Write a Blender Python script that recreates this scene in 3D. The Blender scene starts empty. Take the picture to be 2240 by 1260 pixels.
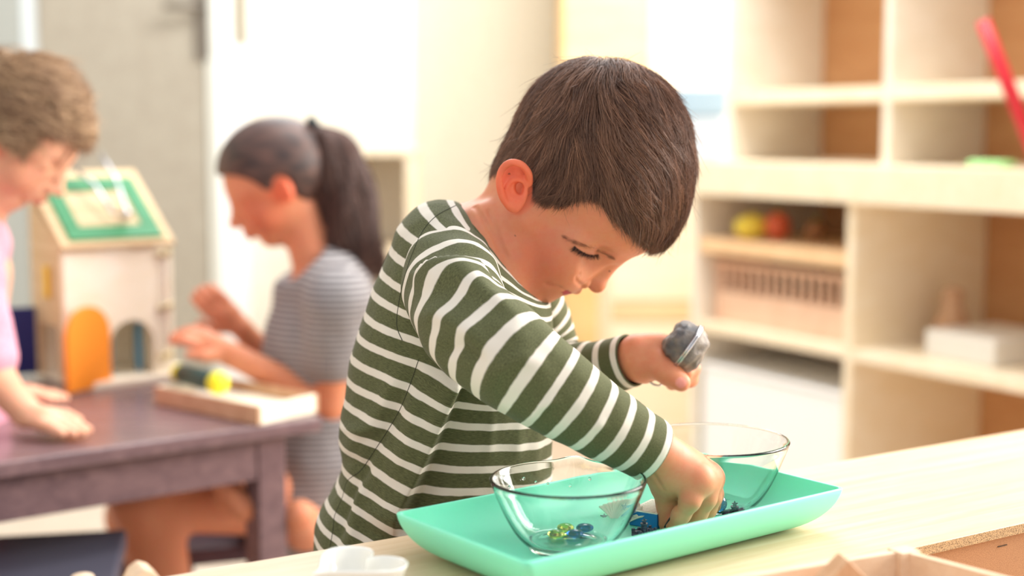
import bpy, bmesh, math, random
import numpy as np
from mathutils import Vector, Matrix, noise as mnoise
random.seed(7); rng = np.random.default_rng(7)
sc = bpy.context.scene
COL = sc.collection
PI = math.pi
# ---------------------------------------------------------------- camera
H = 0.935
FPX = 3111.0
TH = math.atan(340.0 / FPX)
cam_d = bpy.data.cameras.new('camera'); cam = bpy.data.objects.new('camera', cam_d); COL.objects.link(cam)
cam.location = (0, 0, H); cam.rotation_euler = (PI / 2 - TH, 0, 0)
cam_d.sensor_width = 36; cam_d.lens = FPX / 2240 * 36
cam_d.clip_start = 0.02
cam_d.dof.use_dof = True; cam_d.dof.focus_distance = 1.215; cam_d.dof.aperture_fstop = 2.4
sc.camera = cam
# ---------------------------------------------------------------- world, daylight, added fill, exposure
w = bpy.data.worlds.new('world'); sc.world = w; w.use_nodes = True
bg = w.node_tree.nodes['Background']; bg.inputs[0].default_value = (0.96, 0.98, 1.0, 1); bg.inputs[1].default_value = 0.8
def area(name, loc, target, size, energy, color):
    l = bpy.data.lights.new(name, 'AREA'); l.shape = 'RECTANGLE'; l.size, l.size_y = size; l.energy = energy; l.color = color
    o = bpy.data.objects.new(name, l); COL.objects.link(o); o.location = loc
    o.rotation_euler = (Vector(target) - Vector(loc)).to_track_quat('-Z', 'Y').to_euler()
    return o
area('daylight_right_window', (2.5, 2.1, 1.75), (0.2, 1.5, 0.8), (2.2, 1.6), 150, (1.0, 0.96, 0.90))
area('backdrop_fill', (0.9, 2.6, 2.85), (0.4, 4.6, 1.0), (2.4, 0.8), 95, (1.0, 0.98, 0.94))  # added lamp to brighten back wall and shelves; no skylight is there
area('daylight_back_window', (-0.1, 4.0, 2.6), (0.15, 1.3, 0.7), (1.8, 0.9), 40, (0.94, 0.97, 1.0))
sc.view_settings.view_transform = 'Standard'; sc.view_settings.look = 'None'
sc.view_settings.exposure = 0.35; sc.view_settings.gamma = 1.0
try: sc.view_settings.use_curve_mapping = False
except Exception: pass
# ---------------------------------------------------------------- helpers: places
def ray(px, py):
    x = (px - 1120) / FPX; v = -(py - 630) / FPX
    return Vector((x, math.cos(TH) + v * math.sin(TH), -math.sin(TH) + v * math.cos(TH)))
def W(px, py, Y):                     # point of the place seen at (px,py), Y metres away
    d = ray(px, py); return Vector((0, 0, H)) + d * (Y / d.y)
def T(px, py, z):                     # ... on the horizontal plane at height z
    d = ray(px, py); return Vector((0, 0, H)) + d * ((z - H) / d.z)
def proj(P):                          # array (n,3) -> pixel coordinates
    P = np.asarray(P, float); dz = P[:, 2] - H
    cy = P[:, 1] * math.cos(TH) - dz * math.sin(TH); cz = P[:, 1] * math.sin(TH) + dz * math.cos(TH)
    return np.stack([1120 + FPX * P[:, 0] / cy, 630 - FPX * cz / cy], 1)
# ---------------------------------------------------------------- helpers: scene objects
def tag(o, label=None, cat=None, group=None, kind=None):
    if label: o['label'] = label
    if cat: o['category'] = cat
    if group: o['group'] = group
    if kind: o['kind'] = kind
    return o
def empty(name, loc, label=None, cat=None, group=None, rz=0):
    o = bpy.data.objects.new(name, None); COL.objects.link(o); o.location = loc; o.rotation_euler.z = rz
    o.empty_display_size = 0.05
    return tag(o, label, cat, group)
def link(name, me, mats, parent=None, smooth=True):
    if not isinstance(mats, (list, tuple)): mats = [mats]
    for m in mats: me.materials.append(m)
    if smooth and len(me.polygons): me.polygons.foreach_set('use_smooth', [True] * len(me.polygons))
    me.name = name
    o = bpy.data.objects.new(name, me); COL.objects.link(o)
    if parent is not None:
        o.parent = parent
        bpy.context.view_layer.update()
        o.matrix_parent_inverse = parent.matrix_world.inverted()
    return o
def npmesh(name, V, F):               # V (n,3), F (m,k) all faces the same size
    V = np.asarray(V, np.float32); F = np.asarray(F, np.int32); k = F.shape[1]
    me = bpy.data.meshes.new(name); me.vertices.add(len(V)); me.vertices.foreach_set('co', V.ravel())
    me.loops.add(F.size); me.loops.foreach_set('vertex_index', F.ravel())
    me.polygons.add(len(F)); me.polygons.foreach_set('loop_start', np.arange(0, F.size, k, dtype=np.int32))
    me.update(calc_edges=True); me.validate()
    return me
def colattr(me, name, arr):
    a = me.color_attributes.new(name, 'FLOAT_COLOR', 'POINT'); a.data.foreach_set('color', np.asarray(arr, np.float32).ravel())
def fattr(me, name, arr):
    a = me.attributes.new(name, 'FLOAT', 'POINT'); a.data.foreach_set('value', np.asarray(arr, np.float32).ravel())
def bevel(o, wd=0.002, seg=2):
    m = o.modifiers.new('bevel', 'BEVEL'); m.width = wd; m.segments = seg; m.limit_method = 'ANGLE'; m.angle_limit = 0.7
    m2 = o.modifiers.new('wn', 'WEIGHTED_NORMAL')
    return o
class MB:
    def __init__(s): s.v = []; s.f = []; s.xf = Matrix()
    def add(s, vs, fs):
        b = len(s.v); s.v += [s.xf @ Vector(v) for v in vs]; s.f += [[b + i for i in f] for f in fs]; return s
    def box(s, lo, hi):
        x0, y0, z0 = lo; x1, y1, z1 = hi
        return s.add([(x0,y0,z0),(x1,y0,z0),(x1,y1,z0),(x0,y1,z0),(x0,y0,z1),(x1,y0,z1),(x1,y1,z1),(x0,y1,z1)],
                     [(0,3,2,1),(4,5,6,7),(0,1,5,4),(1,2,6,5),(2,3,7,6),(3,0,4,7)])
    def prism(s, poly, z0, z1, axis='z'):
        n = len(poly)
        def m(p, z): return (p[0], p[1], z) if axis == 'z' else ((p[0], z, p[1]) if axis == 'y' else (z, p[0], p[1]))
        vs = [m(p, z0) for p in poly] + [m(p, z1) for p in poly]
        fs = [list(range(n))[::-1], [n + i for i in range(n)]] + [(i, (i + 1) % n, n + (i + 1) % n, n + i) for i in range(n)]
        return s.add(vs, fs)
    def lathe(s, prof, n=48, c=(0, 0, 0), rfun=None):
        vs = []; fs = []; m = len(prof)
        for j in range(n):
            a = 2 * PI * j / n
            for (r, z) in prof:
                q = rfun(a, r, z) if rfun else (r, z)
                vs.append((c[0] + q[0] * math.cos(a), c[1] + q[0] * math.sin(a), c[2] + q[1]))
        for j in range(n):
            k = (j + 1) % n
            for i in range(m - 1): fs.append((j * m + i, k * m + i, k * m + i + 1, j * m + i + 1))
        return s.add(vs, fs)
    def tube(s, pts, r, n=10, caps=True):
        pts = [Vector(p) for p in pts]; m = len(pts); rs = r if isinstance(r, (list, tuple)) else [r] * m
        vs = []; fs = []; u = None
        for i, p in enumerate(pts):
            t = (pts[min(i + 1, m - 1)] - pts[max(i - 1, 0)]).normalized()
            if u is None: u = t.orthogonal().normalized()
            u = (u - t * u.dot(t)).normalized(); v = t.cross(u)
            for j in range(n):
                a = 2 * PI * j / n; vs.append(p + (u * math.cos(a) + v * math.sin(a)) * rs[i])
        for i in range(m - 1):
            for j in range(n): fs.append((i * n + j, i * n + (j + 1) % n, (i + 1) * n + (j + 1) % n, (i + 1) * n + j))
        if caps: fs.append(list(range(n))[::-1]); fs.append([(m - 1) * n + j for j in range(n)])
        return s.add(vs, fs)
    def ball(s, c, r, n=20, sc3=(1, 1, 1)):
        prof = [(max(r * math.sin(PI * i / n), 1e-5), -r * math.cos(PI * i / n)) for i in range(n + 1)]
        b = len(s.v); s.lathe([(a * 1.0, z) for a, z in prof], n * 2)
        for i in range(b, len(s.v)):
            v = s.xf.inverted() @ s.v[i]; s.v[i] = s.xf @ Vector((c[0] + v.x * sc3[0], c[1] + v.y * sc3[1], c[2] + v.z * sc3[2]))
        return s
    def build(s, name, mats, parent=None, smooth=False, bev=0):
        me = bpy.data.meshes.new(name); me.from_pydata([tuple(v) for v in s.v], [], s.f); me.update()
        bm = bmesh.new(); bm.from_mesh(me); bmesh.ops.remove_doubles(bm, verts=bm.verts, dist=1e-6); bmesh.ops.recalc_face_normals(bm, faces=bm.faces); bm.to_mesh(me); bm.free()
        o = link(name, me, mats, parent, smooth)
        if bev: bevel(o, bev)
        return o
# ---------------------------------------------------------------- helpers: materials
def lin(r, g, b):
    f = lambda c: c / 255 / 12.92 if c / 255 <= 0.04045 else ((c / 255 + 0.055) / 1.055) ** 2.4
    return (f(r), f(g), f(b), 1)
def mat(name, col=(0.8, 0.8, 0.8, 1), rough=0.5, metal=0.0, **kw):
    m = bpy.data.materials.new(name); m.use_nodes = True; p = m.node_tree.nodes['Principled BSDF']
    p.inputs['Base Color'].default_value = col; p.inputs['Roughness'].default_value = rough; p.inputs['Metallic'].default_value = metal
    for k, v in kw.items(): p.inputs[k.replace('_', ' ')].default_value = v
    return m
def nodes(m): return m.node_tree.nodes, m.node_tree.links, m.node_tree.nodes['Principled BSDF']
def N(m, t, **kw):
    n = m.node_tree.nodes.new('ShaderNode' + t)
    for k, v in kw.items():
        if k in n.inputs: n.inputs[k].default_value = v
        else: setattr(n, k, v)
    return n
def wood(name, c1, c2, rough=0.5, scale=(1.5, 22, 22), rot=(0, 0, 0), bump=0.05, fine=6.0, spec=0.4):
    m = mat(name, c1, rough); nd, lk, p = nodes(m); p.inputs['Specular IOR Level'].default_value = spec
    tc = N(m, 'TexCoord'); mp = N(m, 'Mapping'); mp.inputs['Scale'].default_value = scale; mp.inputs['Rotation'].default_value = rot
    mp0 = N(m, 'Mapping'); mp0.inputs['Rotation'].default_value = (0, 0, 0)
    n1 = N(m, 'TexNoise', Scale=fine, Detail=6.0, Roughness=0.6, Distortion=0.6)
    n2 = N(m, 'TexNoise', Scale=fine * 7, Detail=3.0)
    mx = N(m, 'Mix', data_type='RGBA'); cr = N(m, 'ValToRGB'); cr.color_ramp.elements[0].position = 0.35; cr.color_ramp.elements[1].position = 0.68
    cr.color_ramp.elements[0].color = c1; cr.color_ramp.elements[1].color = c2
    add = N(m, 'Math', operation='MULTIPLY_ADD'); add.inputs[1].default_value = 0.35
    lk.new(tc.outputs['Object'], mp.inputs[0]); lk.new(mp.outputs[0], n1.inputs[0]); lk.new(mp.outputs[0], n2.inputs[0])
    sb = N(m, 'Math', operation='SUBTRACT'); sb.inputs[1].default_value = 0.5
    lk.new(n2.outputs[0], sb.inputs[0]); lk.new(sb.outputs[0], add.inputs[0]); lk.new(n1.outputs[0], add.inputs[2])
    lk.new(add.outputs[0], cr.inputs[0]); lk.new(cr.outputs[0], p.inputs['Base Color'])
    b = N(m, 'Bump', Strength=bump, Distance=0.002); lk.new(add.outputs[0], b.inputs['Height']); lk.new(b.outputs[0], p.inputs['Normal'])
    return m
def speckle(name, c1, c2, rough=0.6, scale=300, bump=0.1, lo=0.4, hi=0.6):
    m = mat(name, c1, rough); nd, lk, p = nodes(m); tc = N(m, 'TexCoord')
    n1 = N(m, 'TexNoise', Scale=scale, Detail=4.0, Roughness=0.6); cr = N(m, 'ValToRGB')
    cr.color_ramp.elements[0].position = lo; cr.color_ramp.elements[1].position = hi; cr.color_ramp.elements[0].color = c1; cr.color_ramp.elements[1].color = c2
    lk.new(tc.outputs['Object'], n1.inputs[0]); lk.new(n1.outputs[0], cr.inputs[0]); lk.new(cr.outputs[0], p.inputs['Base Color'])
    b = N(m, 'Bump', Strength=bump, Distance=0.001); lk.new(n1.outputs[0], b.inputs['Height']); lk.new(b.outputs[0], p.inputs['Normal'])
    return m
# ---------------------------------------------------------------- signed-distance bodies -> one continuous mesh
def _v(a): return np.array(tuple(a), float)
def EL(c, r, k=0.01, R=None, sub=False):          # ellipsoid; R rows = its axes
    return ('e', _v(c), np.array(r, float), np.eye(3) if R is None else np.array([_v(x) for x in R]), k, sub)
def CP(a, b, ra, rb=None, k=0.01, sub=False, flat=None):  # tapered capsule
    return ('c', _v(a), _v(b), ra, ra if rb is None else rb, k, sub)
def PL(pts, rs, k=0.003, sub=False, n=5):           # smooth chain through points
    K = np.array([tuple(p) for p in pts], float); rs = np.array(rs if hasattr(rs, '__len__') else [rs] * len(K), float); o = []; q = []
    for i in range(len(K) - 1):
        p0, p1, p2, p3 = K[max(i - 1, 0)], K[i], K[i + 1], K[min(i + 2, len(K) - 1)]
        for j in range(n):
            t = j / n; o.append(.5 * ((2 * p1) + (-p0 + p2) * t + (2 * p0 - 5 * p1 + 4 * p2 - p3) * t * t + (-p0 + 3 * p1 - 3 * p2 + p3) * t ** 3)); q.append(rs[i] * (1 - t) + rs[i + 1] * t)
    o.append(K[-1]); q.append(rs[-1]); bc = np.mean(o, 0); br = max(np.linalg.norm(x - bc) + r for x, r in zip(o, q))
    return ('p', o, q, bc, br, k, sub)
def prim(op, P):
    if op[0] == 'e':
        _, c, r, R, k, sub = op; q = (P - c) @ R.T
        k0 = np.sqrt(((q / r) ** 2).sum(-1)); k1 = np.sqrt(((q / (r * r)) ** 2).sum(-1)) + 1e-9
        return k0 * (k0 - 1) / k1
    if op[0] == 'p':
        _, pts, rs, bc, br, k, sub = op; d = None
        for i in range(len(pts) - 1):
            e = prim(('c', pts[i], pts[i + 1], rs[i], rs[i + 1], 0, False), P); d = e if d is None else np.minimum(d, e)
        return d
    _, a, b, ra, rb, k, sub = op; ba = b - a; L = (ba * ba).sum() + 1e-12
    t = np.clip(((P - a) @ ba) / L, 0, 1)
    return np.sqrt(((P - a - t[..., None] * ba) ** 2).sum(-1)) - (ra + (rb - ra) * t)
def bound(op):
    if op[0] == 'e': return op[1], max(op[2])
    if op[0] == 'p': return op[3], op[4]
    return (op[1] + op[2]) / 2, np.linalg.norm(op[1] - op[2]) / 2 + max(op[3], op[4])
def smin(a, b, k):
    h = np.maximum(k - np.abs(a - b), 0) / k; return np.minimum(a, b) - h * h * k * 0.25
def F_(ops, P):
    f = np.full(P.shape[:-1], 1.0)
    for op in ops:
        d = prim(op, P); k = max(op[-2], 1e-6)
        f = -smin(-f, d, k) if op[-1] else smin(f, d, k)
    return f
def grad(ops, P, e=4e-4):
    f0 = F_(ops, P); g = np.stack([F_(ops, P + np.eye(3)[i] * e) - f0 for i in range(3)], -1) / e
    n = np.linalg.norm(g, axis=-1, keepdims=True) + 1e-9
    return f0, g / n
def sdf_mesh(name, ops, h, B=10):
    lo = np.min([bound(o)[0] - bound(o)[1] for o in ops if not o[-1]], 0) - 4 * h
    hi = np.max([bound(o)[0] + bound(o)[1] for o in ops if not o[-1]], 0) + 4 * h
    nb = np.ceil((hi - lo) / (h * B)).astype(int); n3 = nb * B + 2
    gi = np.stack(np.meshgrid(*[np.arange(n) for n in nb], indexing='ij'), -1).reshape(-1, 3)
    cen = lo + (gi + 0.5) * B * h; rad = B * h * 0.87
    f = F_(ops, cen); keep = np.abs(f) < rad * 2.6 + 0.004
    gi = gi[keep]; cen = cen[keep]
    cc = np.stack(np.meshgrid(*[np.arange(B + 1)] * 3, indexing='ij'), -1)
    ids = []; pos = []; edges = [[], [], []]
    corner = np.array([(i, j, k) for i in (0, 1) for j in (0, 1) for k in (0, 1)])
    cedge = [(a, b) for a in range(8) for b in range(a + 1, 8) if np.abs(corner[a] - corner[b]).sum() == 1]
    bnds = [bound(o) for o in ops]
    for s in range(0, len(gi), 300):
        g = gi[s:s + 300]; ce = cen[s:s + 300]
        base = g * B; G = base[:, None, None, None, :] + cc; P = lo + G * h
        f = np.full(P.shape[:-1], 1.0)
        for op, (bc, br) in zip(ops, bnds):
            k = max(op[-2], 1e-6); m = np.linalg.norm(ce - bc, axis=1) < br + rad + k + (0.034 if op[0] == 'e' else 0.016)
            if not m.any(): continue
            d = prim(op, P[m]); f[m] = -smin(-f[m], d, k) if op[-1] else smin(f[m], d, k)
        S = f < 0
        cs = [S[:, a:a + B, b:b + B, c:c + B] for a, b, c in corner]
        cnt = sum(x.astype(np.int8) for x in cs); act = (cnt > 0) & (cnt < 8)
        idx = np.argwhere(act)
        if not len(idx): continue
        vals = np.stack([f[idx[:, 0], idx[:, 1] + a, idx[:, 2] + b, idx[:, 3] + c] for a, b, c in corner], 1)
        acc = np.zeros((len(idx), 3)); num = np.zeros(len(idx))
        for a, b in cedge:
            fa, fb = vals[:, a], vals[:, b]; m = (fa < 0) != (fb < 0)
            t = np.where(m, fa / np.where(m, fa - fb, 1), 0)
            acc += np.where(m[:, None], corner[a] + t[:, None] * (corner[b] - corner[a]), 0); num += m
        cell = base[idx[:, 0]] + idx[:, 1:]
        pos.append(lo + (cell + acc / num[:, None]) * h)
        gid = (cell[:, 0].astype(np.int64) * n3[1] + cell[:, 1]) * n3[2] + cell[:, 2]; ids.append(gid)
        for ax, cb in ((0, 4), (1, 2), (2, 1)):
            sa = vals[:, 0] < 0; sb = vals[:, cb] < 0; m = sa != sb
            edges[ax].append(np.concatenate([cell[m], sa[m][:, None]], 1))
    ids = np.concatenate(ids); pos = np.concatenate(pos); o = np.argsort(ids); ids = ids[o]; pos = pos[o]
    quads = []
    def gidf(c): return (c[:, 0].astype(np.int64) * n3[1] + c[:, 1]) * n3[2] + c[:, 2]
    for ax in range(3):
        e = np.concatenate(edges[ax]); c = e[:, :3]; sg = e[:, 3].astype(bool); u = np.eye(3, dtype=int)[(ax + 1) % 3]; v = np.eye(3, dtype=int)[(ax + 2) % 3]
        q = [gidf(c), gidf(c - u), gidf(c - u - v), gidf(c - v)]
        w_ = [np.searchsorted(ids, x) for x in q]; ok = np.ones(len(c), bool)
        for x, y in zip(q, w_): ok &= (y < len(ids)) & (ids[np.minimum(y, len(ids) - 1)] == x)
        Q = np.stack(w_, 1); Q[~sg] = Q[~sg][:, ::-1]; quads.append(Q[ok])
    return pos, np.concatenate(quads)
# ---------------------------------------------------------------- strands (hair, lashes, brows) as thin tapered tubes
def strand_mesh(paths, rad, taper=0.25, sides=3):
    n, m, _ = paths.shape
    t = np.gradient(paths, axis=1); t /= np.linalg.norm(t, axis=2, keepdims=True) + 1e-12
    ref = np.array([0.31, -0.9, 0.3]); u = np.cross(t, ref); u /= np.linalg.norm(u, axis=2, keepdims=True) + 1e-9; v = np.cross(t, u)
    prof = np.interp(np.linspace(0, 1, m), [0, 0.15, 0.7, 1], [0.8, 1, 0.85, taper]); r = (np.asarray(rad).reshape(-1, 1) * prof)[..., None]
    rings = []
    for s in range(sides):
        a = 2 * PI * s / sides; rings.append(paths + (u * math.cos(a) + v * math.sin(a)) * r)
    V = np.stack(rings, 2).reshape(-1, 3)
    i = np.arange(n)[:, None, None] * m * sides; j = np.arange(m - 1)[None, :, None] * sides; k = np.arange(sides)[None, None, :]
    k2 = (k + 1) % sides; Fq = np.stack([i + j + k, i + j + k2, i + j + sides + k2, i + j + sides + k], -1).reshape(-1, 4)
    return V, Fq
def inpoly(pts, poly):
    x, y = pts[:, 0], pts[:, 1]; ins = np.zeros(len(pts), bool); n = len(poly)
    for i in range(n):
        x0, y0 = poly[i]; x1, y1 = poly[(i + 1) % n]
        c = ((y0 > y) != (y1 > y)) & (x < (x1 - x0) * (y - y0) / ((y1 - y0) + 1e-12) + x0); ins ^= c
    return ins
def nz(P, s, seed=0.0):               # smooth noise for an array of points
    return np.array([mnoise.noise(Vector((p[0] * s + seed, p[1] * s + 3.1 * seed, p[2] * s - seed))) for p in P])
# ---------------------------------------------------------------- materials
def skin_mat(name, rough=0.5):
    m = mat(name, (0.6, 0.3, 0.2, 1), rough); nd, lk, p = nodes(m)
    at = N(m, 'Attribute'); at.attribute_name = 'tint'
    tc = N(m, 'TexCoord'); n1 = N(m, 'TexNoise', Scale=90.0, Detail=4.0); n2 = N(m, 'TexNoise', Scale=1100.0, Detail=2.0)
    hs = N(m, 'Mix', data_type='RGBA', blend_type='OVERLAY'); hs.inputs[0].default_value = 0.10
    lk.new(tc.outputs['Object'], n1.inputs[0]); lk.new(tc.outputs['Object'], n2.inputs[0])
    n3 = N(m, 'TexNoise', Scale=170.0, Detail=5.0, Roughness=0.7); lk.new(tc.outputs['Object'], n3.inputs[0])
    mm = N(m, 'MapRange'); mm.inputs['From Min'].default_value = .40; mm.inputs['From Max'].default_value = .75; mm.inputs['To Max'].default_value = .38; lk.new(n3.outputs[0], mm.inputs['Value'])
    rd = N(m, 'Mix', data_type='RGBA', blend_type='MULTIPLY'); rd.inputs[7].default_value = (.98, .66, .52, 1); lk.new(mm.outputs[0], rd.inputs[0])
    lk.new(at.outputs['Color'], hs.inputs[6]); lk.new(n1.outputs['Color'], hs.inputs[7]); lk.new(hs.outputs[2], rd.inputs[6]); lk.new(rd.outputs[2], p.inputs['Base Color'])
    p.inputs['Subsurface Weight'].default_value = 0.25; p.inputs['Subsurface Radius'].default_value = (1.0, 0.35, 0.18); p.inputs['Subsurface Scale'].default_value = 0.006
    p.inputs['Specular IOR Level'].default_value = 0.35
    b = N(m, 'Bump', Strength=0.12, Distance=0.0004); lk.new(n2.outputs[0], b.inputs['Height']); lk.new(b.outputs[0], p.inputs['Normal'])
    return m
M = {}
M['skin'] = skin_mat('skin')
def hair_mat(name, c1, c2, rough=0.38):
    m = mat(name, c1, rough); nd, lk, p = nodes(m); p.inputs['Specular IOR Level'].default_value = 0.5
    at = N(m, 'Attribute'); at.attribute_name = 'shade'
    mx = N(m, 'Mix', data_type='RGBA'); mx.inputs[6].default_value = c1; mx.inputs[7].default_value = c2
    lk.new(at.outputs['Fac'], mx.inputs[0]); lk.new(mx.outputs[2], p.inputs['Base Color']); return m
M['hair_brown'] = hair_mat('hair_brown', lin(62, 40, 34), lin(182, 132, 102))
M['hair_dark'] = hair_mat('hair_dark', lin(38, 26, 27), lin(128, 88, 74), .5)
M['hair_blond'] = hair_mat('hair_blond', lin(116, 82, 62), lin(242, 206, 164), 0.6)
M['lash'] = mat('lash', lin(34, 24, 24), 0.6)
M['eye_white'] = mat('eye_white', lin(205, 205, 212), 0.15)
M['iris'] = mat('iris', lin(52, 52, 70), 0.1)
def stripe_mat(name, c_a, c_b, width, slub=True, soft=0.02):
    m = mat(name, c_a, 0.88); nd, lk, p = nodes(m); p.inputs['Specular IOR Level'].default_value = 0.2
    p.inputs['Sheen Weight'].default_value = 0.08; p.inputs['Sheen Roughness'].default_value = 0.5
    at = N(m, 'Attribute'); at.attribute_name = 'st'; au = N(m, 'Attribute'); au.attribute_name = 'su'
    cb = N(m, 'CombineXYZ'); k1 = N(m, 'Math', operation='MULTIPLY'); k1.inputs[1].default_value = 42.0
    lk.new(at.outputs['Fac'], k1.inputs[0]); k2 = N(m, 'Math', operation='MULTIPLY'); k2.inputs[1].default_value = 22.0
    lk.new(au.outputs['Fac'], k2.inputs[0]); lk.new(k2.outputs[0], cb.inputs[0]); lk.new(k1.outputs[0], cb.inputs[1])
    ns = N(m, 'TexNoise', Scale=1.0, Detail=3.0, Roughness=0.65); lk.new(cb.outputs[0], ns.inputs[0])      # slub streaks along the rows
    tc = N(m, 'TexCoord'); nf = N(m, 'TexNoise', Scale=1500.0, Detail=2.0); lk.new(tc.outputs['Object'], nf.inputs[0])
    ne = N(m, 'TexNoise', Scale=120.0, Detail=2.0); lk.new(tc.outputs['Object'], ne.inputs[0])
    ad = N(m, 'Math', operation='MULTIPLY_ADD'); ad.inputs[1].default_value = 0.05; lk.new(ne.outputs[0], ad.inputs[0]); lk.new(at.outputs['Fac'], ad.inputs[2])
    fr = N(m, 'Math', operation='FRACT'); lk.new(ad.outputs[0], fr.inputs[0])
    pp = N(m, 'Math', operation='SUBTRACT'); pp.inputs[1].default_value = 0.5; lk.new(fr.outputs[0], pp.inputs[0])
    ab = N(m, 'Math', operation='ABSOLUTE'); lk.new(pp.outputs[0], ab.inputs[0])
    mr = N(m, 'MapRange'); mr.inputs['From Min'].default_value = width / 2 - soft; mr.inputs['From Max'].default_value = width / 2 + soft
    mr.inputs['To Min'].default_value = 1; mr.inputs['To Max'].default_value = 0; lk.new(ab.outputs[0], mr.inputs['Value'])
    cr = N(m, 'ValToRGB'); cr.color_ramp.elements[0].position = 0.25; cr.color_ramp.elements[1].position = 0.8
    cr.color_ramp.elements[0].color = tuple(x * 0.45 for x in c_a[:3]) + (1,); cr.color_ramp.elements[1].color = tuple(min(1, x * 2.5) for x in c_a[:3]) + (1,)
    lk.new(ns.outputs[0], cr.inputs[0])
    mx = N(m, 'Mix', data_type='RGBA'); lk.new(mr.outputs[0], mx.inputs[0]); lk.new(cr.outputs[0], mx.inputs[6]); mx.inputs[7].default_value = c_b
    lk.new(mx.outputs[2], p.inputs['Base Color'])
    b = N(m, 'Bump', Strength=0.25, Distance=0.0006); lk.new(nf.outputs[0], b.inputs['Height'])
    b2 = N(m, 'Bump', Strength=0.25, Distance=0.0008); lk.new(ns.outputs[0], b2.inputs['Height']); lk.new(b.outputs[0], b2.inputs['Normal']); lk.new(b2.outputs[0], p.inputs['Normal'])
    return m
M['shirt'] = stripe_mat('shirt_olive', lin(76, 78, 52), lin(222, 214, 202), 0.33)
M['seam'] = mat('seam_thread', lin(54, 56, 40), .9)
M['navy'] = speckle('navy_cotton', lin(30, 36, 60), lin(44, 52, 82), 0.85, 500)
M['shoe'] = mat('shoe_canvas', lin(70, 74, 90), 0.8)
M['sole'] = mat('sole_rubber', lin(225, 222, 214), 0.6)
M['brow_hair'] = mat('brow_hair', lin(112, 74, 56), .7)
SK = {'skin': lin(217, 143, 108), 'red': lin(200, 96, 66), 'ear': lin(234, 116, 82), 'lip': lin(178, 52, 62), 'lid': lin(184, 124, 100), 'nail': lin(236, 160, 148)}
# ================================================================ THE BOY
def Hd(px, py, s=0.0):                # place on the head: seen at (px,py), s metres to the near side of its middle plane
    d = ray(px, py); rx = d.x / d.y; Y = (1.3446 - s) / (1 + 0.12 * rx); return W(px, py, Y)
def ax(fx, fy): v = Vector((fx, -0.12 * fx, -fy)); return v.normalized()
S3 = Vector((0.12, 1, 0)).normalized()
Fd, Ud = ax(.45, .89), ax(.89, -.45)
HR = [Fd, Ud, S3]
def rot2(deg): a = math.radians(deg); return [ax(math.cos(a), math.sin(a)), ax(-math.sin(a), math.cos(a)), S3]
scalp = [EL(Hd(1312, 333), (.083, .0795, .070), .03, HR), EL(Hd(1350, 442), (.053, .052, .055), .03, HR), EL(Hd(1175, 425), (.045, .045, .056), .03, HR)]
face = list(scalp)
face += [EL(Hd(1240, 535), (.040, .040, .049), .02, HR),
         EL(Hd(1203, 560, .020), (.036, .034, .030), .014, HR), EL(Hd(1203, 560, -.020), (.036, .034, .030), .014, HR),
         EL(Hd(1243, 603, 0), (.0150, .0145, .021), .012, HR),
         EL(Hd(1196, 624, 0), (.0125, .0115, .017), .012, HR)]
for s in (1, -1):
    face += [CP(Hd(1140, 480, s * .043), Hd(1190, 615, s * .012), .019, .013, .016)]
    # brow ridge, bridge-side of the socket, eye socket, lid over the eyeball
    face += [CP(Hd(1262, 520, s * .043), Hd(1352, 556, s * .010), .0070, .0075, .010)]
    face += [EL(Hd(1305, 581, s * .036), (.012, .017, .012), .010, rot2(22), True)]
    face += [EL(Hd(1277, 540, s * .0315), (.0122, .0125, .0125), .0030, HR)]
LIDC = True
face += [CP(Hd(1349, 560), Hd(1309, 612), .0070, .0078, .008), EL(Hd(1306, 622), (.0083, .0080, .0085), .005, HR)]
for s in (1, -1):
    face += [EL(Hd(1275, 616, s * .0105), (.0074, .0062, .0060), .0018, rot2(30)), EL(Hd(1287, 634, s * .0052), (.0042, .0030, .0024), .0015, rot2(35), True)]
face += [CP(Hd(1262, 634, 0), Hd(1229, 626, .0165), .0036, .0022, .003), CP(Hd(1262, 634, 0), Hd(1229, 626, -.0165), .0036, .0022, .003),
         CP(Hd(1240, 634.5, 0), Hd(1224, 628, .0150), .0034, .0020, .0025), CP(Hd(1240, 634.5, 0), Hd(1224, 628, -.0150), .0034, .0020, .0025),
         CP(Hd(1250, 642, 0), Hd(1222, 630, .0205), .0011, .0008, .0018, True), CP(Hd(1250, 642, 0), Hd(1222, 630, -.0205), .0011, .0008, .0018, True)]
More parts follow.
